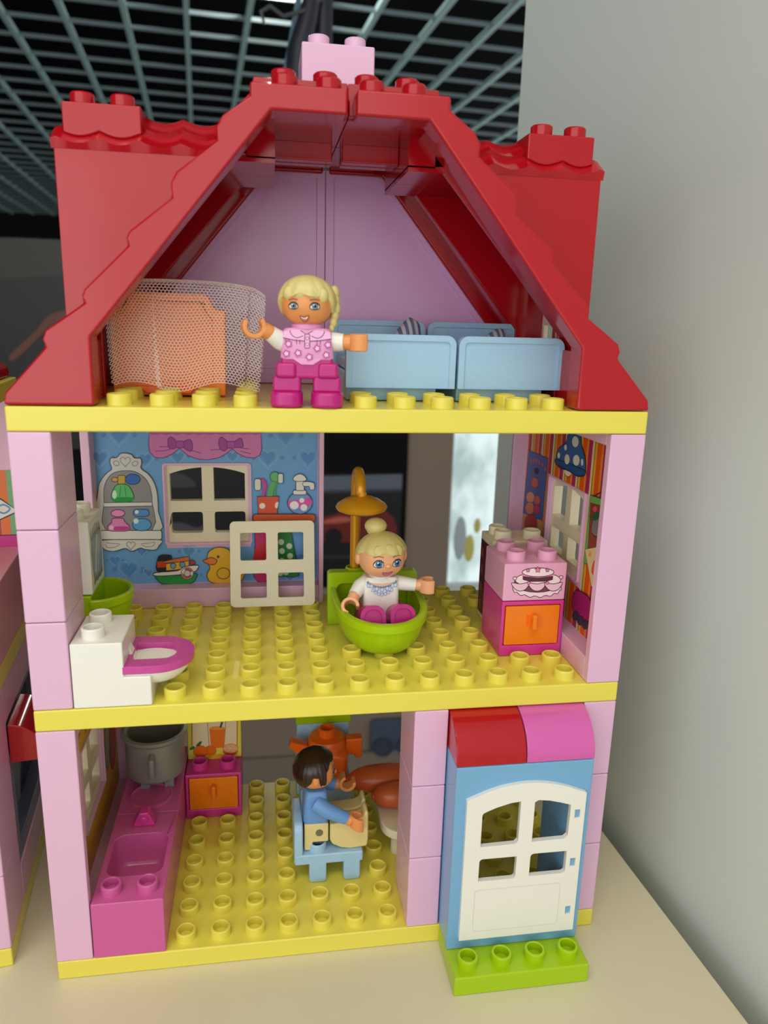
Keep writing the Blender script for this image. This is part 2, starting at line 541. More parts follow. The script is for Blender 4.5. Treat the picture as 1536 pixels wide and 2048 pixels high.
Z1, Z2, Z3 = .6, 8.4, 16.2           # top of each storey's plate
plate('long yellow stud plate under the ground floor, lying on the white table', 0, 16, 0, 8, 0, Z1, YEL,
      grid_pts(0, 16, 0, 8, [(0, 1, 0, 8), (1, 3, 0, 8), (3, 5, 6, 8), (7, 9, 2, 4), (7, 9, 6, 8), (10, 11, 0, 2), (11, 15, 0, 1), (15, 16, 0, 2)]), group='yellow storey plates')
plate('long yellow stud plate that floors the middle storey with the bath', 0, 16, 0, 8, 7.8, Z2, YEL,
      grid_pts(0, 16, 0, 8, [(0, 1, 0, 2), (1, 3, 0, 2), (0, 1, 3, 5), (0, 8, 7, 8), (8, 11, 5, 6), (8, 11, 2.9, 5), (15, 16, 0, 8), (13, 15, 2, 6)]), group='yellow storey plates')
plate('long yellow stud plate that floors the attic under the red roof', 0, 16, 0, 8, 15.6, Z3, YEL,
      grid_pts(2, 14, 0, 6, [(6, 8, 0, 1), (8, 14.6, 2, 6), (2, 5, 3, 5), (6, 8, 2, 6)]), group='yellow storey plates')
plate('lime green stud plate lying in front of the blue door', 11, 15, -2, 0, 0, Z1, LIME, grid_pts(11, 15, -2, -1, []), name='doorstep_plate')

def column(x0, x1, z0, names, group):
    for k, lb in enumerate(names):
        brick(lb, x0, x1, 0, 2, z0 + 2.4 * k, z0 + 2.4 * (k + 1), PPK, group=group)
column(0, 1, Z2, ['pale pink brick at the foot of the left pillar, beside the toilet',
                  'pale pink brick in the middle of the left pillar, middle storey',
                  'pale pink brick at the head of the left pillar, under the attic plate'], 'left pillar bricks of the middle storey')
column(10, 11, Z1, ['pale pink brick at the foot of the pillar left of the blue door',
                    'pale pink brick in the middle of the pillar left of the blue door',
                    'pale pink brick at the head of the pillar left of the blue door'], 'pillar bricks left of the door')
column(15, 16, Z1, ['pale pink brick at the foot of the pillar right of the blue door',
                    'pale pink brick in the middle of the pillar right of the blue door',
                    'pale pink brick at the head of the pillar right of the blue door'], 'pillar bricks right of the door')
# rear supports (behind the furniture)
for z0, lb in ((Z1, 'ground floor'), (Z2, 'middle storey')):
    brick('pale pink tall brick at the rear right corner of the ' + lb, 15, 16, 7, 8, z0, z0 + 7.2, PPK) if z0 == Z1 else None

def wall_panel(label, tf, z0, flip=False):
    """8 studs long wall element with a window; tf(s, t, z) puts it in place, t = 0 outside, t = 1 inside"""
    org = tf(4, .5, z0)
    o = thing('wall_panel', label, 'toy wall', org)
    def m(mb):
        mb.v = [tf(*p) for p in mb.v]; return mb
    H = 7.2
    fr = [(2.62, z0 + 2.1), (5.38, z0 + 2.1), (5.38, z0 + 4.95), (2.62, z0 + 4.95)]
    sheet = MB().prism([(0.05, z0 + .02), (7.95, z0 + .02), (7.95, z0 + H - .02), (.05, z0 + H - .02)], .2, .4, 'y', holes=[fr])
    part('sheet', m(sheet), PPK, o, 0)
    e = MB()
    e.box(.012, .30, .012, .988, z0 + .008, z0 + H - .01)
    e.box(7.82, 7.988, .012, .988, z0 + .008, z0 + H - .01)
    part('end_post', m(e), PPK, o, .03)
    part('ledge', m(MB().box(.3, 7.82, .2, .985, z0 + .008, z0 + .7)), PPK, o, .03)
    part('lintel', m(MB().box(.3, 7.82, .1, .985, z0 + H - .35, z0 + H - .01)), PPK, o, .03)
    w = MB().prism(rrect(2.5, 5.5, z0 + 2.12, z0 + 5.05, .12), .18, .46, 'y', holes=[rrect(2.57, 5.43, z0 + 2.2, z0 + 4.98, .08)])
    wf = part('window_frame', m(w), PPK, o, .02)
    def pane(x0, x1, a, b, arch):
        if not arch: return rrect(x0, x1, a, b, .1)
        pts = [(x0, a), (x1, a)]
        c = 4.0
        for i in range(7):
            x = x1 + (x0 - x1) * i / 6
            pts.append((x, b - .2 * ((x - c) / 1.2) ** 2))
        return pts
    g = MB().prism(rrect(2.57, 5.43, z0 + 2.2, z0 + 4.98, .08), .0, .3, 'y',
                   holes=[pane(2.72, 3.8, z0 + 2.53, z0 + 3.29, 0), pane(4.2, 5.27, z0 + 2.53, z0 + 3.29, 0),
                          pane(2.72, 3.8, z0 + 3.69, z0 + 4.88, 1), pane(4.2, 5.27, z0 + 3.69, z0 + 4.88, 1)])
    part('window_lattice', m(g), CRM, wf, .015)
    return o

back_panel = wall_panel('pink wall panel with blue heart wallpaper behind the bathroom', lambda s, t, z: (s, 8 - t, z), Z2)
right_panel = wall_panel('pink wall panel with orange striped wallpaper behind the cake brick', lambda s, t, z: (16 - t, s, z), Z2)
left_panel = wall_panel('pink wall panel with mustard wallpaper behind the kitchen counter', lambda s, t, z: (t, s, z), Z1)

# --- bathroom wallpaper (artwork drawn in its own units, mapped once onto the panel)
HB = hom((0.013768474087242962, -0.0009728895604405876, -1.4368634777531593, -0.0011758577664356252, -0.0164791918444761, 27.039494149271587, -8.53069033367607e-05, -0.000134702257935125, 1.0))
# artwork space of the wallpaper sheet: 160 + u / 3.072, 840 + v / 3.072
def fb(u, v, l):
    x, z = HB(160 + u / 3.072, 840 + v / 3.072)
    return (x, 7.6 - .004 - l, z)
K = (44, 52, 70)
def paper_with_hole(art_fn, mk, rgb, name, parent, s0, s1, z0):
    """wallpaper ground with the window cut out"""
    b = MB()
    for r in ((.32, 2.55, .72, 6.84), (5.45, 7.8, .72, 6.84), (2.55, 5.45, .72, 2.02), (2.55, 5.45, 5.03, 6.84)):
        vs = [mk(r[0], z0 + r[2]), mk(r[1], z0 + r[2]), mk(r[1], z0 + r[3]), mk(r[0], z0 + r[3])]
        b.add(vs, [(0, 1, 2, 3)])
    part(name, b, ink(rgb), parent, 0, fix=False)
paper_with_hole(None, lambda s, z: (s, 7.598, z), (110, 168, 222), 'wallpaper', back_panel, 0, 8, Z2)
a = Art(fb)
DB = (88, 146, 208); LB = (136, 188, 232)
def hearty(cx, cy, r):
    a.heart(cx, cy, r * 1.45, None, LB, 5)
    a.heart(cx, cy, r, DB)
    a.ell(cx - r * 1.9, cy, r * .3, r * .3, DB, n=10); a.ell(cx + r * 1.9, cy, r * .3, r * .3, DB, n=10)
for cx, cy, r in ((240, 92, 50), (120, 232, 44), (400, 240, 38), (600, 225, 36), (935, 222, 30), (1155, 232, 46), (1265, 95, 50), (1400, 232, 44),
                  (670, 806, 32), (300, 915, 46), (420, 935, 22), (700, 950, 24), (215, 860, 26), (1340, 850, 36), (1290, 960, 26), (380, 800, 26), (1200, 960, 24)):
    hearty(cx, cy, r)
# pink valance with bows
PV = (214, 122, 186); PO = (120, 40, 120)
a.poly([(428, 66), (1110, 66), (1116, 180)] + smooth([(1116, 180)], 1) + [(1105, 215), (1070, 232), (1020, 228), (970, 205), (935, 175), (900, 205), (850, 232), (780, 244), (720, 238), (660, 214), (612, 172), (560, 212), (510, 232), (460, 228), (430, 196), (422, 150)], PV, PO, 5)
a.poly([(428, 66)] + [(428 + i * 34, 92 if i % 2 else 84) for i in range(0, 21)] + [(1110, 66)], (190, 90, 168))
for ln in ([(462, 190), (520, 188), (590, 168)], [(690, 186), (745, 204)], [(800, 184), (880, 178), (905, 172)], [(985, 190), (1050, 206)], [(490, 162), (560, 164)], [(985, 170), (1040, 178)]):
    a.stroke(ln, PO, 4)
for bx, by in ((616, 148), (928, 150)):
    q = 1 if bx < 800 else -1
    a.poly(smooth([(bx - 20, by - 14), (bx - 58, by - 46), (bx - 76, by - 20), (bx - 68, by + 22), (bx - 40, by + 34 - 6 * q), (bx - 18, by + 12)], 3), (168, 62, 158), PO, 5)
    a.poly(smooth([(bx + 20, by - 14), (bx + 60, by - 30 - 10 * (1 - q) / 2), (bx + 76, by + 4), (bx + 70, by + 40 - 12 * (1 - q)), (bx + 46, by + 38 - 10 * (1 - q)), (bx + 18, by + 14)], 3), (168, 62, 158), PO, 5)
    a.poly(rrect(bx - 24, bx + 24, by - 20, by + 22, 10, 3), (180, 72, 168), PO, 5)
# white shelf cupboard
GRL = (70, 72, 72)
a.poly(smooth([(112, 700), (112, 440), (130, 370), (165, 325), (196, 300), (186, 262), (192, 232), (226, 230), (250, 206), (284, 202), (318, 212), (336, 232), (372, 234), (380, 262), (376, 296), (420, 330), (455, 380), (476, 450), (482, 560), (484, 690)], 3), (216, 216, 214), GRL, 5)
a.poly(smooth([(150, 500), (148, 430), (165, 370), (205, 325), (270, 310), (340, 316), (395, 350), (428, 400), (442, 460), (444, 505), (446, 672), (160, 674)], 3), (150, 148, 150), GRL, 4)
a.poly([(148, 506), (442, 502), (442, 526), (148, 532)], (226, 226, 222), GRL, 4)
a.heart(280, 252, 34, None, (150, 150, 150), 5)
a.ell(225, 264, 18, 14, (216, 216, 214), (150, 150, 150), 5, rot=.5); a.ell(340, 266, 18, 14, (216, 216, 214), (150, 150, 150), 5, rot=-.5)
a.poly(smooth([(130, 736), (482, 730), (486, 770), (462, 796), (400, 792), (372, 784), (320, 804), (280, 786), (214, 804), (160, 796), (132, 770)], 3), (224, 224, 218), GRL, 5)
a.poly(rrect(124, 504, 676, 732, 12, 3), (232, 232, 226), GRL, 5)
a.heart(314, 766, 28, None, (150, 148, 140), 5)
a.stroke(smooth([(160, 752), (200, 756), (246, 760), (215, 778), (170, 780)], 3), (150, 148, 140), 4)
a.stroke(smooth([(376, 760), (420, 754), (460, 748), (450, 770), (410, 776)], 3), (150, 148, 140), 4)
# bottles on the shelf
a.ell(326, 362, 46, 32, (60, 112, 190), (34, 60, 110), 5)
a.poly(rrect(234, 280, 338, 396, 10, 3), (206, 168, 66), GRL, 4); a.ell(216, 364, 20, 14, (206, 168, 66), GRL, 4)
a.poly(smooth([(228, 396), (292, 396), (324, 440), (332, 470), (318, 496), (270, 502), (214, 498), (194, 470), (202, 436)], 3), (98, 196, 116), (30, 90, 50), 5)
a.poly(smooth([(196, 474), (330, 474), (318, 496), (270, 502), (214, 498)], 3), (40, 158, 76))
a.ell(214, 456, 14, 26, (214, 240, 214)); a.stroke([(252, 402), (246, 470)], (50, 140, 76), 4); a.stroke([(276, 402), (286, 470)], (50, 140, 76), 4)
a.poly(smooth([(204, 602), (266, 602), (276, 622), (306, 650), (298, 676), (240, 680), (180, 676), (172, 652), (196, 626)], 3), (228, 138, 190), (130, 50, 100), 5)
a.poly(smooth([(214, 652), (296, 652), (292, 672), (216, 674)], 3), (196, 74, 150)); a.ell(196, 658, 14, 14, (246, 206, 226))
a.ell(235, 570, 42, 22, (232, 150, 196), (130, 50, 100), 5)
a.ell(382, 640, 58, 38, (96, 168, 222), (40, 84, 140), 5); a.poly(rrect(330, 426, 546, 590, 20, 4), (86, 150, 214), (40, 84, 140), 5)
a.ell(346, 618, 16, 16, (220, 240, 250)); a.ell(350, 562, 12, 12, (220, 240, 250))
# tugboat
a.poly(smooth([(474, 924), (478, 850), (500, 826), (550, 826), (566, 842), (560, 930)], 3), (40, 38, 40), K, 4)
a.poly([(476, 866), (560, 862), (560, 900), (476, 904)], (206, 60, 40))
a.poly([(530, 880), (668, 860), (672, 900), (640, 912), (532, 922)], (232, 182, 60), K, 4)
a.poly(smooth([(524, 876), (530, 862), (660, 836), (672, 850), (664, 862)], 2), (226, 118, 60), K, 4)
a.ell(574, 892, 17, 17, (110, 160, 200), K, 4); a.ell(630, 884, 17, 17, (110, 160, 200), K, 4); a.ell(692, 872, 16, 14, (190, 60, 70), K, 4)
a.poly(smooth([(470, 952), (600, 950), (715, 940), (712, 970), (690, 996), (640, 1004), (520, 1004), (486, 986)], 3), (40, 150, 70), K, 5)
a.poly(smooth([(464, 934), (600, 922), (640, 898), (722, 888), (726, 906), (700, 930), (620, 946), (470, 954)], 3), (238, 232, 222), K, 5)
a.ell(660, 938, 38, 36, (226, 222, 214), K, 4); a.ell(660, 938, 34, 32, (204, 84, 66)); a.poly([(640, 908), (652, 926), (636, 944), (624, 930)], (236, 232, 224)); a.poly([(676, 930), (696, 926), (694, 950), (676, 946)], (236, 232, 224)); a.ell(660, 938, 20, 19, (216, 210, 206), K, 3)
# duck
DK = (90, 60, 20)
a.poly(smooth([(800, 905), (784, 870), (788, 812), (830, 782), (880, 780), (920, 800), (930, 860), (1000, 900), (1010, 950), (980, 990), (900, 998), (810, 994), (780, 950)], 3), (236, 182, 40), DK, 5)
a.ell(882, 938, 40, 34, (236, 182, 40), DK, 5)
a.poly(smooth([(756, 860), (782, 850), (808, 840), (842, 858), (826, 884), (786, 880)], 3), (232, 128, 60), DK, 5)
a.ell(850, 836, 9, 9, (90, 70, 50))
# toothbrush mug, soap bottle, orange shelf, towels
a.stroke(smooth([(1100, 376), (1124, 362), (1142, 400), (1126, 470), (1126, 470), (1142, 400), (1124, 362)], 2)[:10], (170, 60, 140), 16)
a.poly(rrect(1072, 1112, 358, 430, 14, 3), (226, 224, 222), K, 4); a.stroke([(1122, 364), (1136, 400), (1124, 466)], (196, 70, 160), 20)
a.stroke([(1200, 330), (1190, 380), (1172, 420), (1166, 466)], (96, 178, 108), 34); a.ell(1196, 346, 28, 30, (104, 186, 116), (40, 100, 60), 4); a.poly(rrect(1216, 1248, 326, 386, 10, 3), (226, 226, 220), K, 4)
a.stroke([(1210, 372), (1196, 420), (1196, 462)], (80, 160, 96), 14)
a.poly([(1088, 468), (1222, 466), (1210, 572), (1096, 572)], (222, 84, 50), K, 5)
a.ell(1120, 524, 18, 18, (244, 232, 214)); a.poly(smooth([(1218, 500), (1200, 508), (1198, 532), (1212, 538)], 3), (244, 232, 214))
a.ell(1350, 506, 76, 68, (120, 160, 216), K, 5)
a.poly(smooth([(1280, 494), (1320, 488), (1370, 480), (1412, 476), (1426, 510), (1390, 530), (1330, 536), (1284, 530)], 3), (222, 90, 178))
a.ell(1316, 520, 27, 25, (248, 246, 246)); a.ell(1362, 490, 15, 15, (248, 246, 246)); a.ell(1374, 534, 21, 21, (248, 246, 246))
a.poly(rrect(1308, 1390, 428, 456, 10, 3), (236, 234, 230), K, 4)
a.poly(rrect(1326, 1376, 372, 430, 6, 2), (236, 234, 230), K, 4); a.poly(smooth([(1372, 376), (1430, 380), (1440, 400), (1436, 424), (1412, 424), (1406, 404), (1372, 404)], 2), (236, 234, 230), K, 4)
a.poly(smooth([(1312, 368), (1316, 344), (1350, 328), (1382, 344), (1388, 368), (1350, 374)], 3), (238, 236, 232), K, 4)
a.poly([(1084, 610), (1424, 610), (1424, 660), (1084, 660)], (206, 88, 44), K, 4)
a.poly(smooth([(1080, 650), (1076, 760), (1070, 960), (1150, 975), (1160, 780), (1150, 640)], 3), (206, 40, 110), K, 5)
a.poly(smooth([(1076, 780), (1160, 770), (1158, 900), (1072, 905)], 2), (208, 44, 60))
a.poly([(1215, 650), (1290, 650), (1330, 870), (1345, 950), (1310, 960), (1260, 955), (1215, 960)], (36, 130, 60), K, 5)
for x, y in ((1235, 745), (1285, 770), (1240, 860), (1290, 830), (1240, 800), (1300, 900), (1265, 930), (1230, 935)): a.ell(x, y, 18, 18, (214, 232, 202))
a.poly(rrect(1062, 1446, 574, 622, 20, 4), (224, 104, 60), K, 5)
for x in (1136, 1254, 1370): a.ell(x, 634, 22, 20, (222, 168, 66), (110, 70, 20), 4); a.ell(x - 6, 628, 8, 7, (246, 220, 150))
a.part('wall_print', back_panel, 'printed bathroom shelf, toys, towels and pink valance')

# --- striped wallpaper of the right panel (u runs along the wall from the front, z up)
def rwall(u, z, l): return (15.6 - .004 - l, u, z)
a = Art(rwall)
ZA, ZB = Z2 + .7, Z2 + 6.86
def hole_strip(u0, u1, rgb):
    segs = [(ZA, ZB)]
    if u1 > 2.55 and u0 < 5.45: segs = [(ZA, Z2 + 2.02), (Z2 + 5.03, ZB)]
    for p, q in segs: a.poly([(u0, p), (u1, p), (u1, q), (u0, q)], rgb)
u = .3; k = 0
seq = [(.27, (176, 40, 96)), (.13, (236, 140, 50)), (.30, (226, 92, 20)), (.12, (238, 170, 50)), (.07, (150, 140, 40)), (.13, (228, 206, 160))]
while u < 7.8:
    w, c = seq[k % 6]; k += 1
    hole_strip(u, min(u + w, 7.82), c); u += w
HR = hom((0.03919199395075258, 0.004213742599779499, -53.26862536813584, -0.036063556553013465, 0.018895845598467857, 6.821817202606123, -0.0019413217708459168, 2.3948098625238515e-05, 1.0))
def R(l):   # artwork units of the striped sheet -> wall
    return [HR(1030 + x / 5.12, 860 + y / 5.12) for x, y in l]
# hanging lamp shade
a.poly(R(smooth([(560, 40), (670, 40), (690, 150), (730, 300), (715, 470), (560, 420), (430, 350), (450, 200), (530, 130)], 3)), (58, 98, 160), (20, 40, 80), .035)
a.poly(R(smooth([(440, 300), (720, 410), (705, 470), (640, 470), (600, 440), (540, 410), (500, 380), (432, 350)], 3)), (40, 84, 140), (20, 40, 80), .03)
a.poly(R(smooth([(510, 405), (590, 440), (560, 478), (530, 460)], 3)), (236, 224, 196), (80, 60, 40), .02)
for x, y, rx, ry in ((630, 120, 34, 56), (545, 300, 26, 52), (640, 310, 34, 56), (460, 260, 14, 30), (530, 180, 14, 30), (700, 330, 12, 36)):
    a.poly(R([(x + rx * math.cos(t * .4), y + ry * math.sin(t * .4)) for t in range(16)]), (222, 220, 206))
# poster with performers (plain generic figures)
a.poly(R([(150, 205), (350, 290), (290, 930), (92, 850)]), (66, 96, 168), (60, 40, 90), .03)
for i in range(6):
    x = 165 + i * 30; y = 288 + 10 * (i - 2.2) ** 2 * .6 + i * 12
    a.poly(R([(x, y - 22), (x + 16, y - 18), (x + 15, y + 26), (x - 1, y + 20)]), (186, 90, 84))
a.poly(R([(92, 850), (290, 930), (285, 1160), (70, 1150)]), (196, 150, 90))
for x, y, r, c in ((232, 420, 30, (30, 30, 60)), (215, 540, 48, (206, 96, 80)), (170, 690, 52, (226, 150, 110)), (240, 720, 44, (206, 90, 100)), (165, 800, 56, (214, 130, 90)), (235, 810, 44, (190, 60, 90)), (175, 960, 84, (176, 44, 40)), (180, 1080, 96, (160, 36, 40))):
    a.poly(R([(x + r * .8 * math.cos(t * .4), y + r * 1.15 * math.sin(t * .4)) for t in range(16)]), c, (110, 40, 40), .02)
# green framed picture with a pinned drawing
a.poly(R([(790, 665), (1040, 750), (1000, 1480), (720, 1360)]), (112, 178, 96), (40, 30, 30), .03)
a.poly(R([(790, 740), (1000, 800), (975, 1330), (760, 1230)]), (140, 60, 40))
a.poly(R(smooth([(820, 900), (850, 850), (900, 870), (930, 1000), (890, 1100), (800, 1050)], 3)), (128, 116, 122), (30, 60, 40), .03)
a.poly(R(smooth([(800, 890), (850, 840), (900, 850), (880, 900), (830, 930)], 3)), (36, 96, 56))
a.poly(R([(735, 1220), (1000, 1170), (960, 1700), (800, 1600)]), (232, 206, 158), (70, 40, 40), .02)
a.poly(R(smooth([(800, 1450), (830, 1330), (870, 1400), (850, 1500)], 3)), (226, 96, 50)); a.poly(R(smooth([(770, 1280), (790, 1230), (800, 1300)], 3)), (232, 170, 80))
a.stroke(R([(820, 680), (920, 625), (960, 600)]), (130, 40, 40), .04)
a.poly(R(smooth([(815, 800), (850, 780), (860, 820), (830, 840)], 3)), (214, 80, 110))
# toy animal and rollers at the foot
a.poly(R(smooth([(640, 1640), (760, 1700), (800, 1800), (790, 1960), (640, 1890), (600, 1780)], 3)), (166, 34, 110), (70, 20, 50), .03)
for x, y in ((640, 1900), (690, 1950), (740, 1990)): a.poly(R([(x + 36 * math.cos(t * .5), y + 48 * math.sin(t * .5)) for t in range(13)]), (58, 54, 78), (30, 30, 40), .02)
a.part('wall_print', right_panel, 'orange and purple striped print with blue lamp shade and framed pictures')

# --- mustard wallpaper of the left panel
b = MB()
for r in ((.32, 2.55, .72, 6.84), (5.45, 7.8, .72, 6.84), (2.55, 5.45, .72, 2.02), (2.55, 5.45, 5.03, 6.84)):
    b.add([(.402, r[0], Z1 + r[2]), (.402, r[1], Z1 + r[2]), (.402, r[1], Z1 + r[3]), (.402, r[0], Z1 + r[3])], [(0, 1, 2, 3)])
part('wallpaper', b, ink((232, 176, 48)), left_panel, 0, fix=False)
a = Art(lambda u, z, l: (.404 + l, u, z))
for i in range(34):
    x = random.uniform(.5, 7.6); z = Z1 + random.uniform(.9, 6.6)
    if 2.4 < x < 5.6 and 1.9 < z - Z1 < 5.1: continue
    a.poly(smooth([(x - .16, z), (x, z + .07), (x + .15, z), (x, z - .08)], 2), (206, 146, 36))
a.poly(smooth([(5.9, 5.2), (6.4, 5.0), (7.0, 7.0), (6.5, 7.2)], 3), (200, 204, 206), (90, 90, 90), .04)
a.poly(smooth([(6.7, 5.0), (7.2, 4.9), (7.6, 6.8), (7.2, 7.0)], 3), (170, 174, 176), (90, 90, 90), .04)
a.poly(smooth([(5.7, 3.2), (6.3, 3.0), (6.6, 4.6), (6.0, 4.6)], 3), (150, 158, 120), (60, 70, 40), .04)
a.poly(smooth([(6.5, 2.6), (7.3, 2.6), (7.5, 4.4), (6.7, 4.2)], 3), (190, 80, 50), (90, 30, 20), .04)
a.part('wall_print', left_panel, 'mustard print with kitchen spoons')

# ------------------------------------------------------------------ the red roof
OUT = [(0.0, Z3 + .02), (.06, Z3 + .3), (1.02, 17.55), (.97, 17.72), (1.04, 17.92), (1.94, 18.56), (1.88, 18.68), (1.96, 18.86), (2.97, 19.84), (2.92, 20.0), (3.02, 20.16), (3.97, 20.9),
       (3.95, 21.2), (4.08, 21.44), (4.98, 22.12), (4.97, 22.42), (5.12, 22.66), (5.72, 23.08), (5.72, 23.38)]
INN = [(7.9, 22.83), (6.2, 22.83), (2.02, 17.8), (2.02, Z3 + .02)]
def mir(p): return [(16 - x, z) for x, z in p]
def roof_piece(label, left, front):
    f = (lambda p: p) if left else mir
    fy = (lambda y: y) if front else (lambda y: 8 - y)
    cx = 3.5 if left else 12.5
    o = thing('roof_piece', label, 'toy roof', (cx, 2 if front else 6, Z3), 'red roof quarters')
    X = (lambda x: x) if left else (lambda x: 16 - x)
    # gable frame
    prof = OUT + [(7.9, 23.38)] + INN
    fr = MB().prism(f(prof), fy(0.0), fy(.8), 'y')
    part('gable_frame', fr, RED, o, .1)
    # thinner shell behind the frame up to the dormer
    sh = [(x + .12, z) if i else (x + .1, z) for i, (x, z) in enumerate(OUT)] + [(7.995, 23.35), (7.995, 22.98), (6.0, 22.98), (1.75, 17.9), (1.45, 17.0), (1.4, Z3 + .02)]
    part('shell', MB().prism(f(sh), fy(.78), fy(2.1), 'y'), RED, o, .03)
    # flat ridge over the dormer, inner ridge rib
    part('ridge', MB().prism(f([(5.5, 22.95), (7.995, 22.95), (7.995, 23.76), (5.8, 23.76), (5.7, 23.4), (5.5, 23.2)]), fy(1.05), fy(3.985), 'y'), RED, o, .03)
    part('dormer_ceiling', MB().box(min(X(1.2), X(6.3)), max(X(1.2), X(6.3)), min(fy(2.05), fy(3.985)), max(fy(2.05), fy(3.985)), 22.1, 22.24).box(min(X(5.6), X(6.3)), max(X(5.6), X(6.3)), min(fy(2.05), fy(3.985)), max(fy(2.05), fy(3.985)), 22.2, 23.0), RED, o, 0)
    part('inner_rafter', MB().prism(f([(7.86, 22.97), (7.86, 22.5), (6.3, 22.5), (6.3, 22.97)]), fy(3.55), fy(3.95), 'y'), RED, o, .03)
    # stud box at the foot
    ft = MB().prism(f([(.85, Z3 + .02), (1.86, Z3 + .02), (1.86, 17.7), (.85, 17.7)]), fy(.78), fy(1.98), 'y')
    part('foot_block', ft, RED, o, .04)
    # dormer: front wall, end wall with window, tiles
    wall = [(1.05, Z3 + .02), (1.9, Z3 + .02), (1.9, 18.2), (5.5, 22.25), (1.05, 22.25)]
    part('dormer_wall', MB().prism(f(wall), fy(2.0), fy(2.2), 'y'), RED, o, .03)
    e = MB().prism([(fy(2.2), Z3 + .02), (fy(3.985), Z3 + .02), (fy(3.985), 22.25), (fy(2.2), 22.25)], X(1.05), X(1.3), 'x', holes=[[(fy(2.9), 17.2), (fy(3.985) + (-.02 if front else .02), 17.2), (fy(3.985) + (-.02 if front else .02), 19.8), (fy(2.9), 19.8)]])
    ew = part('dormer_end_wall', e, RED, o, 0)
    lat = MB().prism([(fy(2.86), 17.15), (fy(3.97), 17.15), (fy(3.97), 19.85), (fy(2.86), 19.85)], X(1.1), X(1.24), 'x',
                     holes=[[(fy(3.05), 17.35), (fy(3.85), 17.35), (fy(3.85), 18.35), (fy(3.05), 18.35)], [(fy(3.05), 18.6), (fy(3.85), 18.6), (fy(3.85), 19.65), (fy(3.05), 19.65)]])
    part('window_lattice', lat, CRM, ew, .01)
    # three courses of scalloped tiles, each course a wavy slab stepping back and up
    x0, x1 = 1.0, 6.0
    for k, (ya, za, yb, zb) in enumerate(((1.93, 22.40, 2.46, 22.74), (2.36, 22.80, 2.9, 23.08), (2.8, 23.13, 3.985, 23.34))):
        t = MB(); n = 60
        rows = [[], [], [], []]
        xa = (1.0, 1.3, 1.5)[k]
        xe = (4.85, 5.2, 5.6)[k]
        for i in range(n + 1):
            x = xa + (xe - xa) * i / n
            w = abs(math.sin((x - 1.12) * math.pi / .97))
            d = -.13 * w                     # scallop hangs lower in the middle
            rows[0].append((X(x), fy(ya), za + d + .0))
            rows[1].append((X(x), fy(yb), zb + (d if k < 2 else d * .5)))
            rows[2].append((X(x), fy(yb), min(zb, 23.3) - .35))
            rows[3].append((X(x), fy(ya + .06), (za - .26) if k == 0 else za + d - .12))
        vs = [p for r in rows for p in r]; m = n + 1; fs = []
        for i in range(n):
            for r in range(4):
                q = (r + 1) % 4
                fs.append((r * m + i, r * m + i + 1, q * m + i + 1, q * m + i))
        fs += [(0, m, 2 * m, 3 * m), (n, 3 * m + n, 2 * m + n, m + n)]
        t.add(vs, fs)
        part('tile_course', t, RED, o, 0, sharp=40)
    # little stud box at the end of the dormer ridge
    n = 24
    bot = [(1.24 + 1.85 * i / n, 22.6 - .13 * abs(math.sin((1.24 + 1.85 * i / n - 1.12) * math.pi / .97))) for i in range(n + 1)]
    bx = MB().prism(f(bot + [(3.09, 23.24), (1.24, 23.24)]), fy(2.2), fy(3.96), 'y')
    part('stud_box', bx, RED, o, .05)
    studs(o, [(X(1.68), fy(2.55)), (X(2.62), fy(2.55))], 23.22, RED, False)
    if front:
        studs(o, [(X(x), .5) for x in (6.5, 7.5)], 23.38, RED, False)
        studs(o, [(X(x), y) for x in (6.5, 7.5) for y in (1.5, 2.5)], 23.76, RED, False)
    return o
roof_piece('red gable roof quarter at the front left, over the netted orange board', True, True)
roof_piece('red gable roof quarter at the front right, over the light blue beds', False, True)
roof_piece('red gable roof quarter at the rear left of the attic', True, False)
roof_piece('red gable roof quarter at the rear right of the attic', False, False)
brick('pale pink square brick standing on the roof ridge like a chimney', 7.05, 9.05, 4, 6, 23.76, 25.52, PPK, [(7.55, 4.5), (8.55, 4.5), (7.55, 5.5), (8.55, 5.5)])

# lilac back panels of the attic
LIL = mat('lilac_pink_plastic', (238, 184, 232), 0.25)
for q, lb in ((0, 'lilac pink left half of the attic back wall, behind the girl'), (1, 'lilac pink right half of the attic back wall, behind the beds')):
    pr = [(7.995, Z3 + .02), (7.995, 22.95), (6.15, 22.95), (2.1, 18.05), (2.1, Z3 + .02)]
    inr = [(7.72, Z3 + .5), (7.72, 22.72), (6.28, 22.72), (2.42, 18.02), (2.42, Z3 + .5)]
    if q: pr = mir(pr); inr = mir(inr)
    o = solid('gable_panel', lb, 'toy wall', MB().prism(pr, 7.5, 7.68, 'y'), LIL, (5 if not q else 11, 7.6, Z3), 'attic back wall halves', .02)
    rim = MB().prism(pr, 7.4, 7.51, 'y', holes=[inr])
    part('raised_rim', rim, LIL, o, .025)

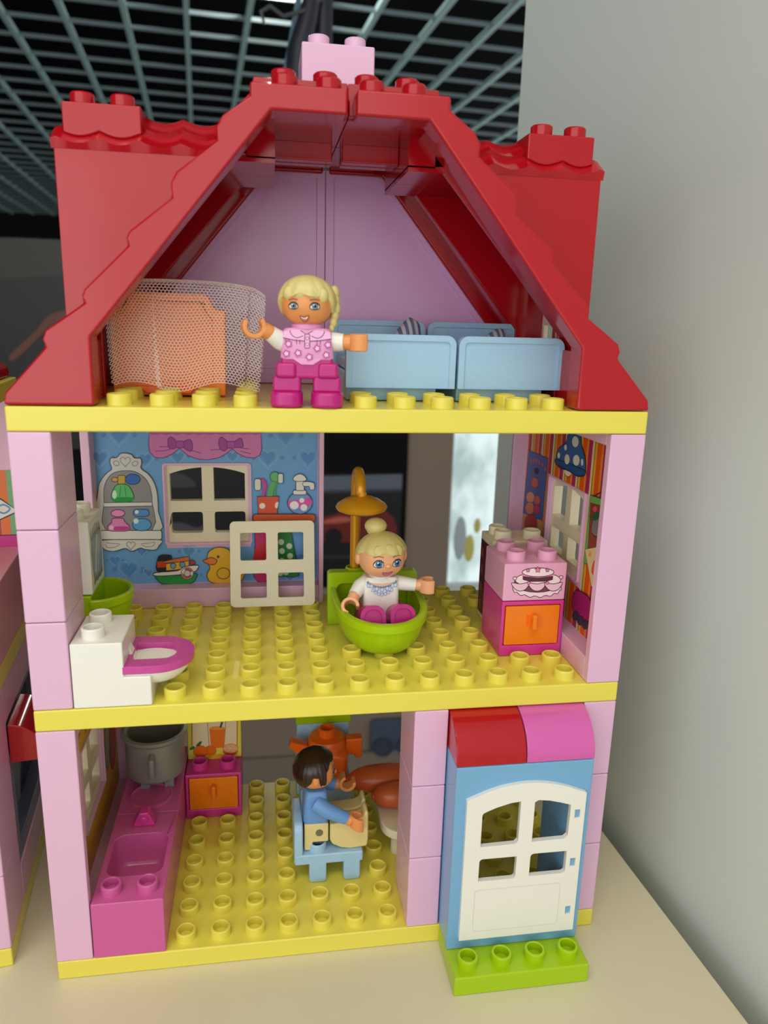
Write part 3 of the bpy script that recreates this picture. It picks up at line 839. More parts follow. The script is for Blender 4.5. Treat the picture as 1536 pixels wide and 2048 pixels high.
# ------------------------------------------------------------------ blue door with awning
g = 'door bricks'
df = MB()
arch = [(11.33, 1.02), (14.8, 1.02), (14.8, 5.62)] + [(14.8 - 3.47 * i / 14, 6.06 - .46 * (abs(i - 7) / 7) ** 2) for i in range(1, 14)] + [(11.33, 5.62)]
frame_hole = [(11.75, 1.25), (14.4, 1.25), (14.4, 5.6), (13.1, 5.85), (11.75, 5.6)]
df.prism([(11.012, Z1 + .008), (14.988, Z1 + .008), (14.988, 6.59), (11.012, 6.59)], -.985, .98, 'y', holes=[frame_hole])
door = thing('toy_door', 'light blue door frame with a white four pane arched door under the red and pink awning', 'toy door', (13, 0, Z1))
fr = part('door_frame', df, BLU, door, .045)
panes = [rrect(11.79, 12.88, 2.99, 3.72, .1, which='0101'),
         rrect(13.29, 14.37, 3.02, 3.76, .1, which='0101')]
up1 = [(11.79, 4.12), (12.8, 4.14), (12.88, 4.22), (12.88, 5.5), (12.6, 5.47), (12.2, 5.36), (11.95, 5.26), (11.82, 5.2), (11.79, 5.14)]
up2 = [(13.29, 4.16), (14.26, 4.18), (14.35, 4.27), (14.36, 5.27), (14.0, 5.38), (13.7, 5.46), (13.4, 5.5), (13.29, 5.44)]
hin = [[(14.5, z - .14), (14.66, z - .14), (14.66, z + .14), (14.5, z + .14)] for z in (1.72, 3.36, 4.96)]
leaf = part('door_leaf', MB().prism(arch, -1.12, -.96, 'y', holes=panes + [up1, up2] + hin), WHT, door, .022, 'white arched door with four panes')
part('panel_line', MB().prism(rrect(11.7, 14.28, 1.3, 2.72, .12), -1.128, -1.118, 'y', holes=[rrect(11.72, 14.26, 1.32, 2.70, .11)]), mat('white_plastic_shade_line', (222, 220, 208), .3), leaf, 0)
for z in (1.72, 3.36, 4.96):
    part('hinge', MB().box(14.5, 14.66, -1.06, -.97, z - .13, z + .13).cyl((14.86, -1.0, z + .1), .035, .12, 8), BLU, leaf, .01)
def awning(label, x0, x1, m):
    pr = [(1.0, 6.605), (1.0, 7.79), (.3, 7.79)] + [(.3 - 1.29 * math.sin(math.radians(90 * i / 14)), 6.72 + 1.07 * math.cos(math.radians(90 * i / 14))) for i in range(1, 15)] + [(-.99, 6.605)]
    solid('curved_brick', label, 'toy brick', MB().prism(pr, x0 + .012, x1 - .012, 'x'), m, ((x0 + x1) / 2, 0, 6.6), 'awning bricks over the blue door', .03, sharp=25)
awning('red quarter round brick of the awning above the blue door', 11, 13, RED)
awning('orchid pink quarter round brick of the awning above the blue door', 13, 15, PINKAWN)

# ------------------------------------------------------------------ kitchen
def cabinet(label, x, y, z0, top_studs):
    o = thing('drawer_cabinet', label, 'toy cabinet', (x + 1, y + 1, z0))
    b = MB().prism([(x + .012, z0 + .01), (x + 1.988, z0 + .01), (x + 1.988, z0 + 1.79), (x + .012, z0 + 1.79)], y + .012, y + .4, 'y',
                   holes=[[(x + .12, z0 + .36), (x + 1.88, z0 + .36), (x + 1.88, z0 + 1.66), (x + .12, z0 + 1.66)]])
    b.box(x + .012, x + 1.988, y + .38, y + 1.988, z0 + .01, z0 + 1.79)
    body = part('body', b, HPK, o, .035)
    d = part('drawer', MB().box(x + .14, x + 1.86, y - .01, y + .37, z0 + .38, z0 + 1.64), ORG_, o, .03)
    h = MB().box(x + .93, x + 1.09, y - .26, y + .02, z0 + .93, z0 + 1.42)
    part('handle', h, ORG_, d, .05)
    part('handle_slot', MB().box(x + .8, x + .9, y - .016, y, z0 + 1.0, z0 + 1.36), DORG, d, 0)
    studs(o, top_studs, z0 + 1.785, HPK)
    return o
cabinet('magenta cabinet with an orange drawer on the ground floor, under the juice brick', 3, 6, Z1, [(3.5, 6.5), (4.5, 6.5)])
cabinet('magenta cabinet with an orange drawer on the middle storey, under the cake brick', 13, 2, Z2, [])

# sink unit
o = thing('sink_unit', 'rose pink kitchen sink unit with a faucet, left of the yellow studs', 'toy sink', (2, 2, Z1))
top = 2.4
b = MB().prism([(1.012, .012), (2.988, .012), (2.988, 3.988), (1.012, 3.988)], Z1 + .01, top, 'z', holes=[rrect(1.2, 2.82, 1.1, 2.95, .35)])
body = part('body', b, MPK, o, .035)
bs = MB(); n = 0
rings = []
for k in range(7):
    t = k / 6
    sx = .81 * (1 - .22 * t * t); sy = .925 * (1 - .3 * t ** 2)
    z = top - .02 - 1.0 * math.sin(t * math.pi / 2)
    rr = rrect(2.01 - sx, 2.01 + sx, 2.025 - sy, 2.025 + sy, .34 * (1 - .1 * t))
    rings.append([(p[0], p[1], z) for p in rr])
vs = [p for r in rings for p in r]; m = len(rings[0])
fs = [(i * m + k, i * m + (k + 1) % m, (i + 1) * m + (k + 1) % m, (i + 1) * m + k) for i in range(6) for k in range(m)] + [tuple(range(6 * m, 7 * m))]
part('basin', MB().add(vs, fs), MPK, o, 0)
for i in range(3):
    part('drain_slot', MB().box(1.85 + .12 * i, 1.9 + .12 * i, 1.55, 1.8, 1.4, 1.425), mat('drain_shadow_pink', (120, 30, 70), .5), o, 0)
fb_ = MB().prism([(1.62, top), (2.36, top), (2.14, top + .5), (1.86, top + .5)], 3.28, 3.72, 'y')
part('faucet', fb_, HPK, o, .06)
part('faucet_knob', MB().lathe([(.13, 0), (.13, -.05), (.08, -.07), (.001, -.07)], (2.0, 3.28, top + .25), 16, 'y'), HPK, o, 0)
studs(o, [(1.5, .5), (2.5, .5)], top, MPK)
# stove
o = thing('stove_unit', 'rose pink stove unit with a round hotplate, under the grey pot', 'toy stove', (2, 6, Z1))
part('body', MB().box(1.012, 2.988, 4.012, 7.988, Z1 + .01, top), MPK, o, .035)
part('hotplate', MB().lathe([(.72, 0), (.72, .06), (.66, .08), (.62, .03), (.001, .03)], (2.0, 4.9, top), 32), MPK, o, 0)
# pot: tilted slightly, sits on its coupling lugs
o = thing('cooking_pot', 'dark grey cooking pot on the pink stove', 'toy pot', (2.05, 6.0, top))
pb = MB().lathe([(.001, .28), (.86, .28), (.98, .4), (1.0, .6), (1.0, 1.72), (1.12, 1.84), (1.12, 1.95), (1.0, 1.97), (.92, 1.9), (.9, .5), (.8, .42), (.001, .42)], (2.05, 6.0, top), 40)
part('vessel', pb, GRY, o, 0)
part('handle', MB().tube([(2.08, 5.02, top + .75), (2.08, 4.78, top + .8), (2.08, 4.74, top + 1.1), (2.08, 4.78, top + 1.42), (2.08, 5.02, top + 1.48)], .1, 10), GRY, o, 0)
part('handle', MB().tube([(2.08, 6.98, top + .75), (2.08, 7.22, top + .8), (2.08, 7.26, top + 1.1), (2.08, 7.22, top + 1.42), (2.08, 6.98, top + 1.48)], .1, 10), GRY, o, 0)
lg = MB()
for x, y in ((1.75, 5.45), (2.55, 5.45), (1.75, 6.55), (2.55, 6.55)): lg.box(x - .16, x + .16, y - .12, y + .12, top, top + .34)
part('coupling_lugs', lg, GRY, o, .03)
# juice brick
o = thing('juice_brick', 'yellow brick printed with orange juice and oranges, standing on the orange drawer cabinet', 'toy brick', (4, 7.5, top))
part('body', MB().box(3.03, 4.985, 7.0, 7.98, top + .0, top + 2.4), YEL, o, .045)
HJ = hom((0.01344245357559697, -0.000968867779257687, -1.268926087600224, -0.001184686055525322, -0.016159131126811877, 26.840202542228724, -8.530690333759886e-05, -0.00013470225793456482, 1.0))
def fj(u, v, l):
    x, z = HJ(360 + u / 8.536, 1420 + v / 8.536); return (x, 6.994 - l, z)
a = Art(fj)
a.poly([(215, -60), (975, -100), (965, 620), (215, 640)], (238, 220, 180)); a.poly([(185, -60), (215, -60), (215, 610), (195, 610)], (196, 140, 20)); a.poly([(965, -100), (995, -100), (985, 600), (965, 610)], (196, 140, 20))
a.stroke([(450, -40), (500, 640), (750, 640), (800, -60)], (110, 110, 90), 10)
a.poly([(500, 320), (770, 312), (750, 640), (530, 650)], (240, 120, 24)); a.poly(smooth([(500, 320), (560, 280), (700, 275), (770, 312), (640, 340)], 3), (242, 150, 70))
a.stroke([(720, 200), (690, 300)], (40, 90, 50), 34)
a.ell(860, 690, 130, 90, (226, 90, 30)); a.ell(865, 655, 130, 80, (240, 176, 120), (200, 110, 60), 8)
for t in range(6): a.stroke([(865, 655), (865 + 110 * math.cos(t * 1.05), 655 + 66 * math.sin(t * 1.05))], (246, 214, 170), 7)
a.ell(640, 800, 190, 50, (226, 178, 30)); a.ell(520, 690, 105, 92, (236, 112, 20)); a.ell(350, 705, 120, 100, (240, 110, 22), (180, 80, 10), 8)
a.poly(smooth([(160, 660), (230, 610), (250, 650), (190, 680)], 3), (50, 120, 40)); a.poly(smooth([(270, 610), (330, 540), (375, 535), (340, 600)], 3), (50, 100, 50))
a.part('juice_print', o, 'print of a glass of orange juice with oranges')

# fridge box with lime top, teapot on a low brick
o = solid('tall_brick', 'light blue tall brick behind the orange teapot, under a lime plate', 'toy brick', MB().box(7.03, 9.0, 7.02, 7.98, Z1, 3.58), LBL, (8, 7.5, Z1), None, .045)
solid('lime_plate', 'lime green plate lying on the light blue tall brick', 'toy plate', MB().box(7.0, 9.08, 7.0, 7.99, 3.585, 4.3), LIME, (8, 7.5, 3.58), None, .04)
brick('light blue low brick that carries the orange teapot', 7.1, 9.0, 5.5, 6.98, Z1, 1.8, LBL)
o = thing('teapot', 'deep orange toy teapot behind the seated man', 'toy teapot', (8.1, 6.3, 1.8))
tp = MB().loft([[(8.1 + p[0] * k, 6.25 + p[1] * k, z) for p in rrect(-.72, .72, -.7, .7, r, 6)] for z, k, r in ((1.81, .92, .2), (1.9, 1, .22), (2.95, 1, .22), (3.02, .98, .4), (3.08, .96, .62), (3.42, .93, .66), (3.5, .86, .6), (3.56, .45, .3))])
part('body', tp, DORG, o, 0)
part('lid_stud', MB().lathe([(.32, 0), (.32, .3), (.28, .33), (.22, .33), (.2, .05), (.001, .05)], (8.1, 6.25, 3.53), 20), DORG, o, 0)
part('spout', MB().prism([(7.42, 2.5), (7.42, 3.2), (6.78, 3.42), (6.72, 3.2)], 6.1, 6.5, 'y'), DORG, o, .05)
part('handle', MB().prism([(8.78, 3.4), (9.4, 3.42), (9.4, 2.62), (9.15, 2.6), (9.12, 2.75), (8.78, 2.8)], 6.08, 6.5, 'y'), DORG, o, .05)

# cream table and loaves
o = thing('dining_table', 'cream toy table with rounded end behind the pale pink pillar', 'toy table', (10.6, 4.2, Z1))
part('table_top', MB().prism(rrect(9.72, 11.6, 2.7, 5.9, .75, 8, '1111'), 1.52, 1.84, 'z'), CRM, o, .05)
for x, y in ((10.3, 3.4), (11.1, 3.4), (10.3, 5.2), (11.1, 5.2)):
    part('leg', MB().lathe([(.22, 0), (.22, .94)], (x, y, Z1), 16), CRM, o, .03)
for p, r, lb in (((10.15, 5.2, 2.3), (1.4, .55, .46), 'brown toy loaf on the cream table, the farther one'), ((10.6, 4.25, 2.24), (1.05, .5, .42), 'brown toy loaf on the cream table, the nearer one')):
    bb = MB().superell(p, r[0], r[1], r[2], 2.3, 28, 16)
    lo = solid('bread_loaf', lb, 'toy bread', bb, BREAD, (p[0], p[1], p[2] - r[2]), 'brown loaves on the table', 0)
    part('end_tip', MB().ell((p[0] - r[0] * .96, p[1], p[2] - .02), .1, .16, .14), BREAD, lo, 0)

# ------------------------------------------------------------------ bathroom
# toilet
o = thing('toilet', 'white toy toilet with a pink seat beside the left pillar', 'toy toilet', (2, 1, Z2))
bd = MB().prism([(1.012, Z2 + .01), (2.97, Z2 + .01), (2.97, 9.24), (2.3, 9.24), (2.3, 10.2), (1.012, 10.2)], .012, 1.988, 'y')
part('tank', bd, WHT, o, .04)
bw = MB()
def dshape(k, z, x0=2.0, xc=3.0, r=.98):
    pts = [(x0, 1 - r * k, z), (x0 + .5, 1 - r * k, z)]
    for i in range(13):
        t = math.radians(-90 + 180 * i / 12)
        pts.append((xc - .02 + (r + .0) * (.0 + k) * math.cos(t) * (1.0), 1 + r * k * math.sin(t), z))
    return pts + [(x0 + .5, 1 + r * k, z), (x0, 1 + r * k, z)]
bw.loft([dshape(.62, 8.86), dshape(.72, 8.92), dshape(.86, 9.08), dshape(.94, 9.24), dshape(.965, 9.32)])
part('bowl', bw, WHT, o, 0)
def d2(r, x0, xc, rx):
    pts = [(x0, 1 - r)]
    for i in range(17):
        t = math.radians(-90 + 180 * i / 16)
        pts.append((xc + rx * math.cos(t), 1 + r * math.sin(t)))
    return pts + [(x0, 1 + r)]
hole = [(2.42, .48)] + [(3.2 + .36 * math.cos(math.radians(a_)), 1 + .52 * math.sin(math.radians(a_))) for a_ in range(-90, 91, 15)] + [(2.42, 1.52)]
seat = MB().prism(d2(.985, 1.98, 3.0, 1.0), 9.3, 9.52, 'z', holes=[hole])
part('seat', seat, HPK if False else mat('orchid_seat_plastic', (202, 74, 156), .28), o, .06)
part('bowl_hollow', MB().lathe([(.5, .0), (.46, -.05), (.2, -.1), (.001, -.11)], (2.88, 1, 9.37), 24, sx=1.25), WHT, o, 0)
part('seat_hinge', MB().prism([(2.3, 9.3), (2.5, 9.3), (2.3, 9.75)], .8, 1.2, 'y'), WHT, o, .03)
studs(o, [(1.5, .5), (1.5, 1.5)], 10.2, WHT)
# wash basin and mirror
def half_bowl(cx, cy, r_x, r_y, z_rim, depth, direction, thick=.12):
    """half round bowl, flat side against the wall; direction 'x' bulges to +x, 'y' to -y"""
    prof_o = []; K_ = 14; N_ = 24
    b = MB()
    def ring(k, z):
        pts = []
        for i in range(N_ + 1):
            t = math.radians(-90 + 180 * i / N_)
            u, w = math.cos(t) * k, math.sin(t) * k
            pts.append((cx + u * r_x, cy + w * r_y, z) if direction == 'x' else (cx + w * r_x, cy - abs(math.cos(t)) ** .52 * (.35 + .65 * k) * r_y, z))
        return pts
    rings = []
    for j in range(K_):
        t = j / (K_ - 1)
        rings.append(ring(.38 + .62 * math.sin(t * math.pi / 2) ** .5 if j else .4, z_rim - depth + depth * (1 - math.cos(t * math.pi / 2)) ** .85))
    rings.insert(K_ - 1, ring(1.0, z_rim - .28)); rings[-1] = ring(1.035, z_rim - .25)
    rings.append(ring(1.045, z_rim - .03)); rings.append(ring(1.02, z_rim)); rings.append(ring(.94, z_rim)); rings.append(ring(.92, z_rim - .03))
    for j in range(8):
        t = 1 - j / 7
        rings.append(ring(.32 + .58 * math.sin(t * math.pi / 2) ** .6, z_rim - depth + .12 + (depth - .16) * (1 - math.cos(t * math.pi / 2)) ** .85))
    vs = [p for r in rings for p in r]; m = N_ + 1; fs = []
    for i in range(len(rings) - 1):
        for k in range(m - 1):
            fs.append((i * m + k, i * m + k + 1, (i + 1) * m + k + 1, (i + 1) * m + k))
    fs.append(tuple(range(m))); fs.append(tuple(range((len(rings) - 1) * m, len(rings) * m)))
    fs.append(tuple(i * m for i in range(len(rings)))); fs.append(tuple(i * m + m - 1 for i in range(len(rings))))
    return b.add(vs, fs)
o = thing('wash_basin', 'lime green half round wash basin under the white mirror brick', 'toy basin', (.9, 3.9, Z2))
part('body', MB().box(.03, .96, 2.9, 4.9, Z2 + .01, 10.4), LIME, o, .04)
part('bowl', half_bowl(.95, 3.9, 1.0, 1.05, 10.3, 1.15, 'x'), LIME, o, 0)
mo = thing('mirror_brick', 'white mirror brick with a printed glass, standing on the lime wash basin', 'toy mirror', (.5, 3.85, 10.4))
part('body', MB().box(.02, 1.0, 3.0, 4.72, 10.42, 12.6), WHT, mo, .045)
studs(mo, [(.52, 3.4), (.52, 4.3)], 12.59, WHT)
a = Art(lambda u, z, l: (1.004 + l, u, z))
a.poly(rrect(3.12, 4.62, 10.52, 12.5, .08, 3), (232, 230, 220))
a.poly(smooth([(3.25, 11.95), (3.3, 10.9), (3.5, 10.7), (4.3, 10.7), (4.45, 11.0), (4.5, 11.95), (3.9, 12.1)], 3), (150, 164, 176), (110, 112, 96), .06)
a.poly([(3.45, 11.0), (3.62, 10.85), (4.1, 11.95), (3.9, 12.0)], (206, 214, 220)); a.poly([(3.8, 10.85), (3.88, 10.85), (4.3, 11.8), (4.22, 11.86)], (206, 214, 220))
for i in range(7): a.poly(smooth([(3.2 + i * .2, 12.0), (3.3 + i * .2, 12.0), (3.3 + i * .19, 12.38 - .06 * abs(i - 3)), (3.22 + i * .19, 12.3)], 2), (128, 134, 128))
for i in range(6): a.ell(3.35 + i * .2, 10.7 + .05 * (i % 2), .1, .08, (136, 140, 70), n=10)
a.part('mirror_print', mo, 'print of a silver mirror with leaf ornament')
# loose window lattice leaning on the wall
o = thing('window_lattice', 'cream four pane window lattice leaning on the blue bathroom wall', 'toy window', (6.2, 6.3, Z2))
gl = MB().prism(rrect(4.75, 7.64, 0, 2.95, .16), 0, .2, 'y', holes=[rrect(5.1, 5.98, .3, 1.15, .06), rrect(6.38, 7.26, .3, 1.15, .06), rrect(5.1, 5.98, 1.6, 2.55, .06), rrect(6.38, 7.26, 1.6, 2.55, .06)])
M = Matrix.Translation((0, 6.16, 8.68)) @ Matrix.Rotation(math.radians(-14), 4, 'X')
gl.xf(M)
part('lattice', gl, CRM, o, .03)
tabs = MB().box(5.2, 5.5, -.02, .0, .06, .16).box(6.9, 7.2, -.02, 0, .06, .16)
part('clip', tabs.xf(M), CRM, o, .01)
# bath tub with back board, shower
o = thing('bath_tub', 'lime green half round bath tub holding the woman', 'toy bath', (9.5, 4, Z2))
bb = MB().prism(rrect(7.98, 10.98, Z2 + .01, 10.24, .12, 4, '0011'), 5.0, 5.4, 'y', holes=[rrect(8.28, 10.68, 8.75, 9.86, .2)])
bb.box(8.2, 10.75, 5.3, 5.98, Z2 + .01, 10.0)
part('back_board', bb, LIME, o, .05)
part('tub', half_bowl(9.53, 5.02, 1.42, 3.42, 9.74, 1.3, 'y'), LIME, o, 0)
part('foot', MB().box(9.05, 9.95, 4.1, 4.95, Z2 + .01, 8.6), LIME, o, .03)
studs(o, [(8.9, 5.5), (10.3, 5.5)], 10.0, LIME)
t = thing('shower', 'golden shower pipe with a broad round head above the woman', 'toy shower', (8.9, 5.55, 10.2))
pth = [(8.92, 5.5, 10.24), (8.92, 5.5, 13.1)] + [(8.92, 5.5 - .62 * (1 - math.cos(math.radians(i))), 13.1 + .55 * math.sin(math.radians(i))) for i in (15, 30, 45, 60, 75, 90, 105, 120, 135, 150, 165, 180)] + [(8.95, 4.26, 13.1), (8.95, 4.26, 12.95)]
part('pipe', MB().tube(pth, .165, 16), GOLD, t, 0)
part('shower_head', MB().lathe([(.001, -.3), (.5, -.29), (.68, -.2), (.73, -.1), (.68, 0), (.5, .14), (.3, .23), (.18, .26), (.001, .27)], (8.95, 4.26, 12.76), 36, sx=1.12), GOLD, t, 0)
# cake brick and cream brick
o = brick('pale pink brick printed with a layered cake, on the middle storey orange drawer cabinet', 13, 15, 2, 4, 10.2, 11.4, mat('light_rose_plastic', (236, 172, 204), .25), [(13.5, 2.5), (14.5, 2.5), (13.5, 3.5), (14.5, 3.5)], name='cake_brick')
HC = hom((0.01072561597855703, -0.0009353529360710772, 0.13055216367019856, -0.0012582551312244736, -0.013491958479707746, 25.17943915023698, -8.530690333699777e-05, -0.000134702257934882, 1.0))
def fc(u, v, l):
    x, z = HC(940 + u / 3.658, 840 + v / 3.658); return (x, 2.008 - l, z)
a = Art(fc)
CK = (74, 34, 52); CP = (240, 196, 214)
sc = [(490 + 178 * math.cos(t * .105), 1232 + 62 * math.sin(t * .105) + 7 * math.sin(t * 1.5)) for t in range(60)]
a.poly(sc, (246, 220, 228), CK, 5)
a.ell(490, 1195, 168, 66, (120, 66, 84), CK, 5); a.ell(498, 1170, 168, 52, (246, 222, 230), CK, 5)
for x in (370, 492, 610): a.poly(smooth([(x - 66, 1192), (x, 1200), (x + 66, 1188), (x + 40, 1236), (x, 1252), (x - 40, 1238)], 3), CP, CK, 5)
a.poly([(384, 1112), (610, 1112), (604, 1168), (560, 1180), (440, 1182), (388, 1168)], (92, 44, 62), CK, 4); a.poly([(384, 1124), (610, 1120), (608, 1140), (500, 1154), (386, 1142)], (226, 150, 180))
a.ell(498, 1114, 116, 32, (248, 226, 232), CK, 5)
for x, y, r in ((424, 1100, 17), (496, 1096, 24), (566, 1098, 17)):
    a.poly([(x + r * (1 if i % 2 else .55) * math.cos(i * math.pi / 5 + .3), y + r * (1 if i % 2 else .55) * math.sin(i * math.pi / 5 + .3)) for i in range(10)], (224, 130, 160), CK, 4)
for x in (430, 565): a.ell(x, 1192, 12, 10, (226, 140, 170), CK, 3)
for x, y in ((328, 1158), (666, 1150)): a.ell(x, y, 14, 12, CP, CK, 4)
a.part('cake_print', o, 'print of a layered cake on a doily')
o = brick('cream tall brick with a dark side print, behind the cake brick', 13.3, 15.2, 4.2, 5.6, Z2, 11.45, CRM, [(13.75, 4.6), (13.75, 5.2), (14.75, 4.6)], name='tall_brick')
a = Art(lambda u, z, l: (13.305 - l, u, z))
a.poly([(4.3, 8.6), (5.5, 8.6), (5.5, 11.2), (4.3, 11.2)], (84, 30, 44))
for i in range(12): a.ell(4.45 + (i % 3) * .4, 8.9 + (i // 3) * .62, .12, .2, ((190, 120, 120), (60, 20, 30), (150, 60, 60))[i % 3], n=10)
a.part('side_print', o)

# ------------------------------------------------------------------ attic
def bed(label, x0, x1):
    o = thing('toy_bed', label, 'toy bed', ((x0 + x1) / 2, 4, Z3))
    zb = Z3 + .38
    for nm, ya, zt in (('footboard', 1.75, 18.0), ('headboard', 5.9, 18.36)):
        bb = MB().prism(rrect(x0, x1, zb, zt, .26, 6, '0011'), ya, ya + .28, 'y')
        f_ = part(nm, bb, LBL, o, .03)
        rim = MB().prism(rrect(x0, x1, zb, zt, .26, 6, '0011'), ya - .05, ya + .01, 'y', holes=[rrect(x0 + .17, x1 - .17, zb + .02, zt - .17, .1, 4, '0011')])
        part('raised_edge', rim, LBL, f_, .02)
    part('base', MB().box(x0 + .05, x1 - .45, 2.03, 5.9, Z3 + .02, Z3 + .75), LBL, o, .03)
    part('mattress', MB().box(x0 + .12, x1 - .12, 2.05, 5.88, Z3 + .76, Z3 + 1.1), LBL, o, .08)
    return o
bed('light blue toy bed just right of the girl', 8.12, 11.12)
bed('light blue toy bed at the right end of the attic', 11.2, 14.2)
STRIPE = bpy.data.materials.new('grey_striped_fabric'); STRIPE.use_nodes = True
nt = STRIPE.node_tree; wv = nt.nodes.new('ShaderNodeTexWave'); cr = nt.nodes.new('ShaderNodeValToRGB'); tc = nt.nodes.new('ShaderNodeTexCoord'); mp = nt.nodes.new('ShaderNodeMapping')
mp.inputs['Scale'].default_value = (220, 60, 60); mp.inputs['Rotation'].default_value = (0, .5, 0)
wv.inputs['Scale'].default_value = .5; wv.inputs['Distortion'].default_value = 1.0
cr.color_ramp.elements[0].color = lin((110, 118, 150)); cr.color_ramp.elements[1].color = lin((206, 208, 216)); cr.color_ramp.elements[0].position = .4; cr.color_ramp.elements[1].position = .6
nt.links.new(tc.outputs['Object'], mp.inputs['Vector']); nt.links.new(mp.outputs['Vector'], wv.inputs['Vector']); nt.links.new(wv.outputs['Fac'], cr.inputs['Fac']); nt.links.new(cr.outputs['Color'], nt.nodes['Principled BSDF'].inputs['Base Color'])
nt.nodes['Principled BSDF'].inputs['Roughness'].default_value = .9
for c, r, lb in (((10.35, 4.6, 17.85), (.42, .5, .62), 'grey striped cloth bundle peeking over the light blue beds, the taller one'), ((13.4, 5.3, 17.8), (.4, .4, .42), 'grey striped cloth bundle at the right bed headboard')):
    q = MB().superell(c, r[0], r[1], r[2], 1.7, 20, 12)
    q.v = [(x + .05 * math.sin(9 * z), y + .05 * math.sin(8 * x), z) for x, y, z in q.v]
    solid('cloth_bundle', lb, 'cloth', q, STRIPE, (c[0], c[1], c[2] - r[2]), 'striped bundles on the beds', 0)

# orange board under the net
o = thing('orange_board', 'orange stepped toy headboard standing under the white net', 'toy furniture', (3.5, 3, Z3))
pr = [(2.0, Z3 + .04), (4.93, Z3 + .04), (4.97, 18.5)] + [(4.78, 18.5), (4.66, 18.56), (4.6, 18.7), (4.54, 18.84), (4.42, 18.9)] + [(2.62, 18.9), (2.5, 18.84), (2.42, 18.6), (2.3, 18.5), (2.0, 18.5)]
part('panel', MB().prism(pr, 2.6, 2.9, 'y'), ORG_, o, .06)
inr = [(2.3, Z3 + .42), (4.35, Z3 + .42), (4.6, Z3 + .42), (4.62, 18.28), (4.5, 18.34), (4.36, 18.62), (4.3, 18.66), (2.72, 18.66), (2.64, 18.62), (2.5, 18.34), (2.3, 18.28)]
part('raised_edge', MB().prism(pr, 2.5, 2.62, 'y', holes=[inr]), ORG_, o, .04)
part('seat_box', MB().box(2.15, 4.8, 2.88, 4.4, Z3 + .02, Z3 + 1.2), ORG_, o, .06)
part('front_rail', MB().prism([(2.6, Z3 + .3), (4.2, Z3 + .3), (4.0, Z3 + .1), (2.9, Z3 + .1)], 2.35, 2.6, 'y'), DORG, o, .03)
studs(o, [], 0, ORG_)

# white tulle net: hexagon mesh draped over the board, real holes
def drape(u, v):
    """u 0..1 left to right, v 0..1 front hem - over the top - rear hem"""
    x = 1.98 + 4.22 * u
    side = min(1, u / .06, (1 - u) / .06)
    topz = 19.14 - .28 * (abs(u - .42) / .58) ** 3 - .25 * max(0, (u - .86) / .14) ** 2 - .55 * max(0, (.1 - u) / .1) ** 1.6
    bulge = .18 * math.sin(u * 9 + v * 5) * (1 - abs(2 * v - 1)) + .05 * math.sin(u * 23)
    if v < .46:
        t = v / .46
        z = (Z3 + .34 + .12 * math.sin(u * 11)) * (1 - t) + topz * t
        xx = x + (.16 * (1 - t) if u < .3 else -.18 * (1 - t) * (u - .3) * 1.6) + (.22 * math.sin(t * math.pi * .9) * -(1 if u < .08 else 0) * 0)
        y = 1.42 + bulge * .8 + .5 * t ** 3
        return Vector((xx, y + (.12 if u > .86 else 0), z))
    if v < .56:
        t = (v - .46) / .1
        return Vector((x, 1.92 + bulge * .3 + 1.4 * t, topz + .10 * math.sin(t * math.pi)))
    t = (v - .56) / .44
    return Vector((x - .1 * t, 3.32 + bulge * .4 + 1.2 * t * .3 + (1.0 if 1 else 0) * t * .6, topz * (1 - t) + (Z3 + .5) * t))
bmn = bmesh.new()
CW = .094                                   # cell pitch
nu_ = int(4.22 / CW); nv_ = int(6.6 / (CW * .866))
vd = {}
def hv(i, j, px, py):
    k = (round(px * 1000), round(py * 1000))
    if k not in vd:
        vd[k] = bmn.verts.new(drape(min(max(px / 4.22, 0), 1), min(max(py / 6.6, 0), 1)) - Vector((4, 2.5, Z3)))
    return vd[k]
R_ = CW / math.sqrt(3)
for j in range(1, nv_ - 1):
    for i in range(1, nu_ - 1):
        cx = i * CW + (CW / 2 if j % 2 else 0); cy = j * CW * .866
        if cx > 4.2 or cy > 6.55: continue
        pts = [(cx + R_ * math.cos(math.radians(30 + 60 * q)), cy + R_ * math.sin(math.radians(30 + 60 * q))) for q in range(6)]
        vs = [hv(i, j, *p) for p in pts]
        if len(set(vs)) == 6:
            try: bmn.faces.new(vs)
            except ValueError: pass
for v in bmn.verts: v.co *= S
me = bpy.data.meshes.new('tulle_net'); bmn.to_mesh(me); bmn.free()
me.materials.append(mat('white_tulle', (250, 240, 232), .7, .2))
net = bpy.data.objects.new('tulle_net', me); COL.objects.link(net)
net.location = Vector((4, 2.5, Z3)) * S
wm = net.modifiers.new('threads', 'WIREFRAME'); wm.thickness = .0155 * S; wm.use_replace = True; wm.use_even_offset = False; wm.use_boundary = True
tag(net, 'white tulle net draped over the orange board beside the girl', 'net')
ORIGIN[net.name] = Vector((4, 2.5, Z3))

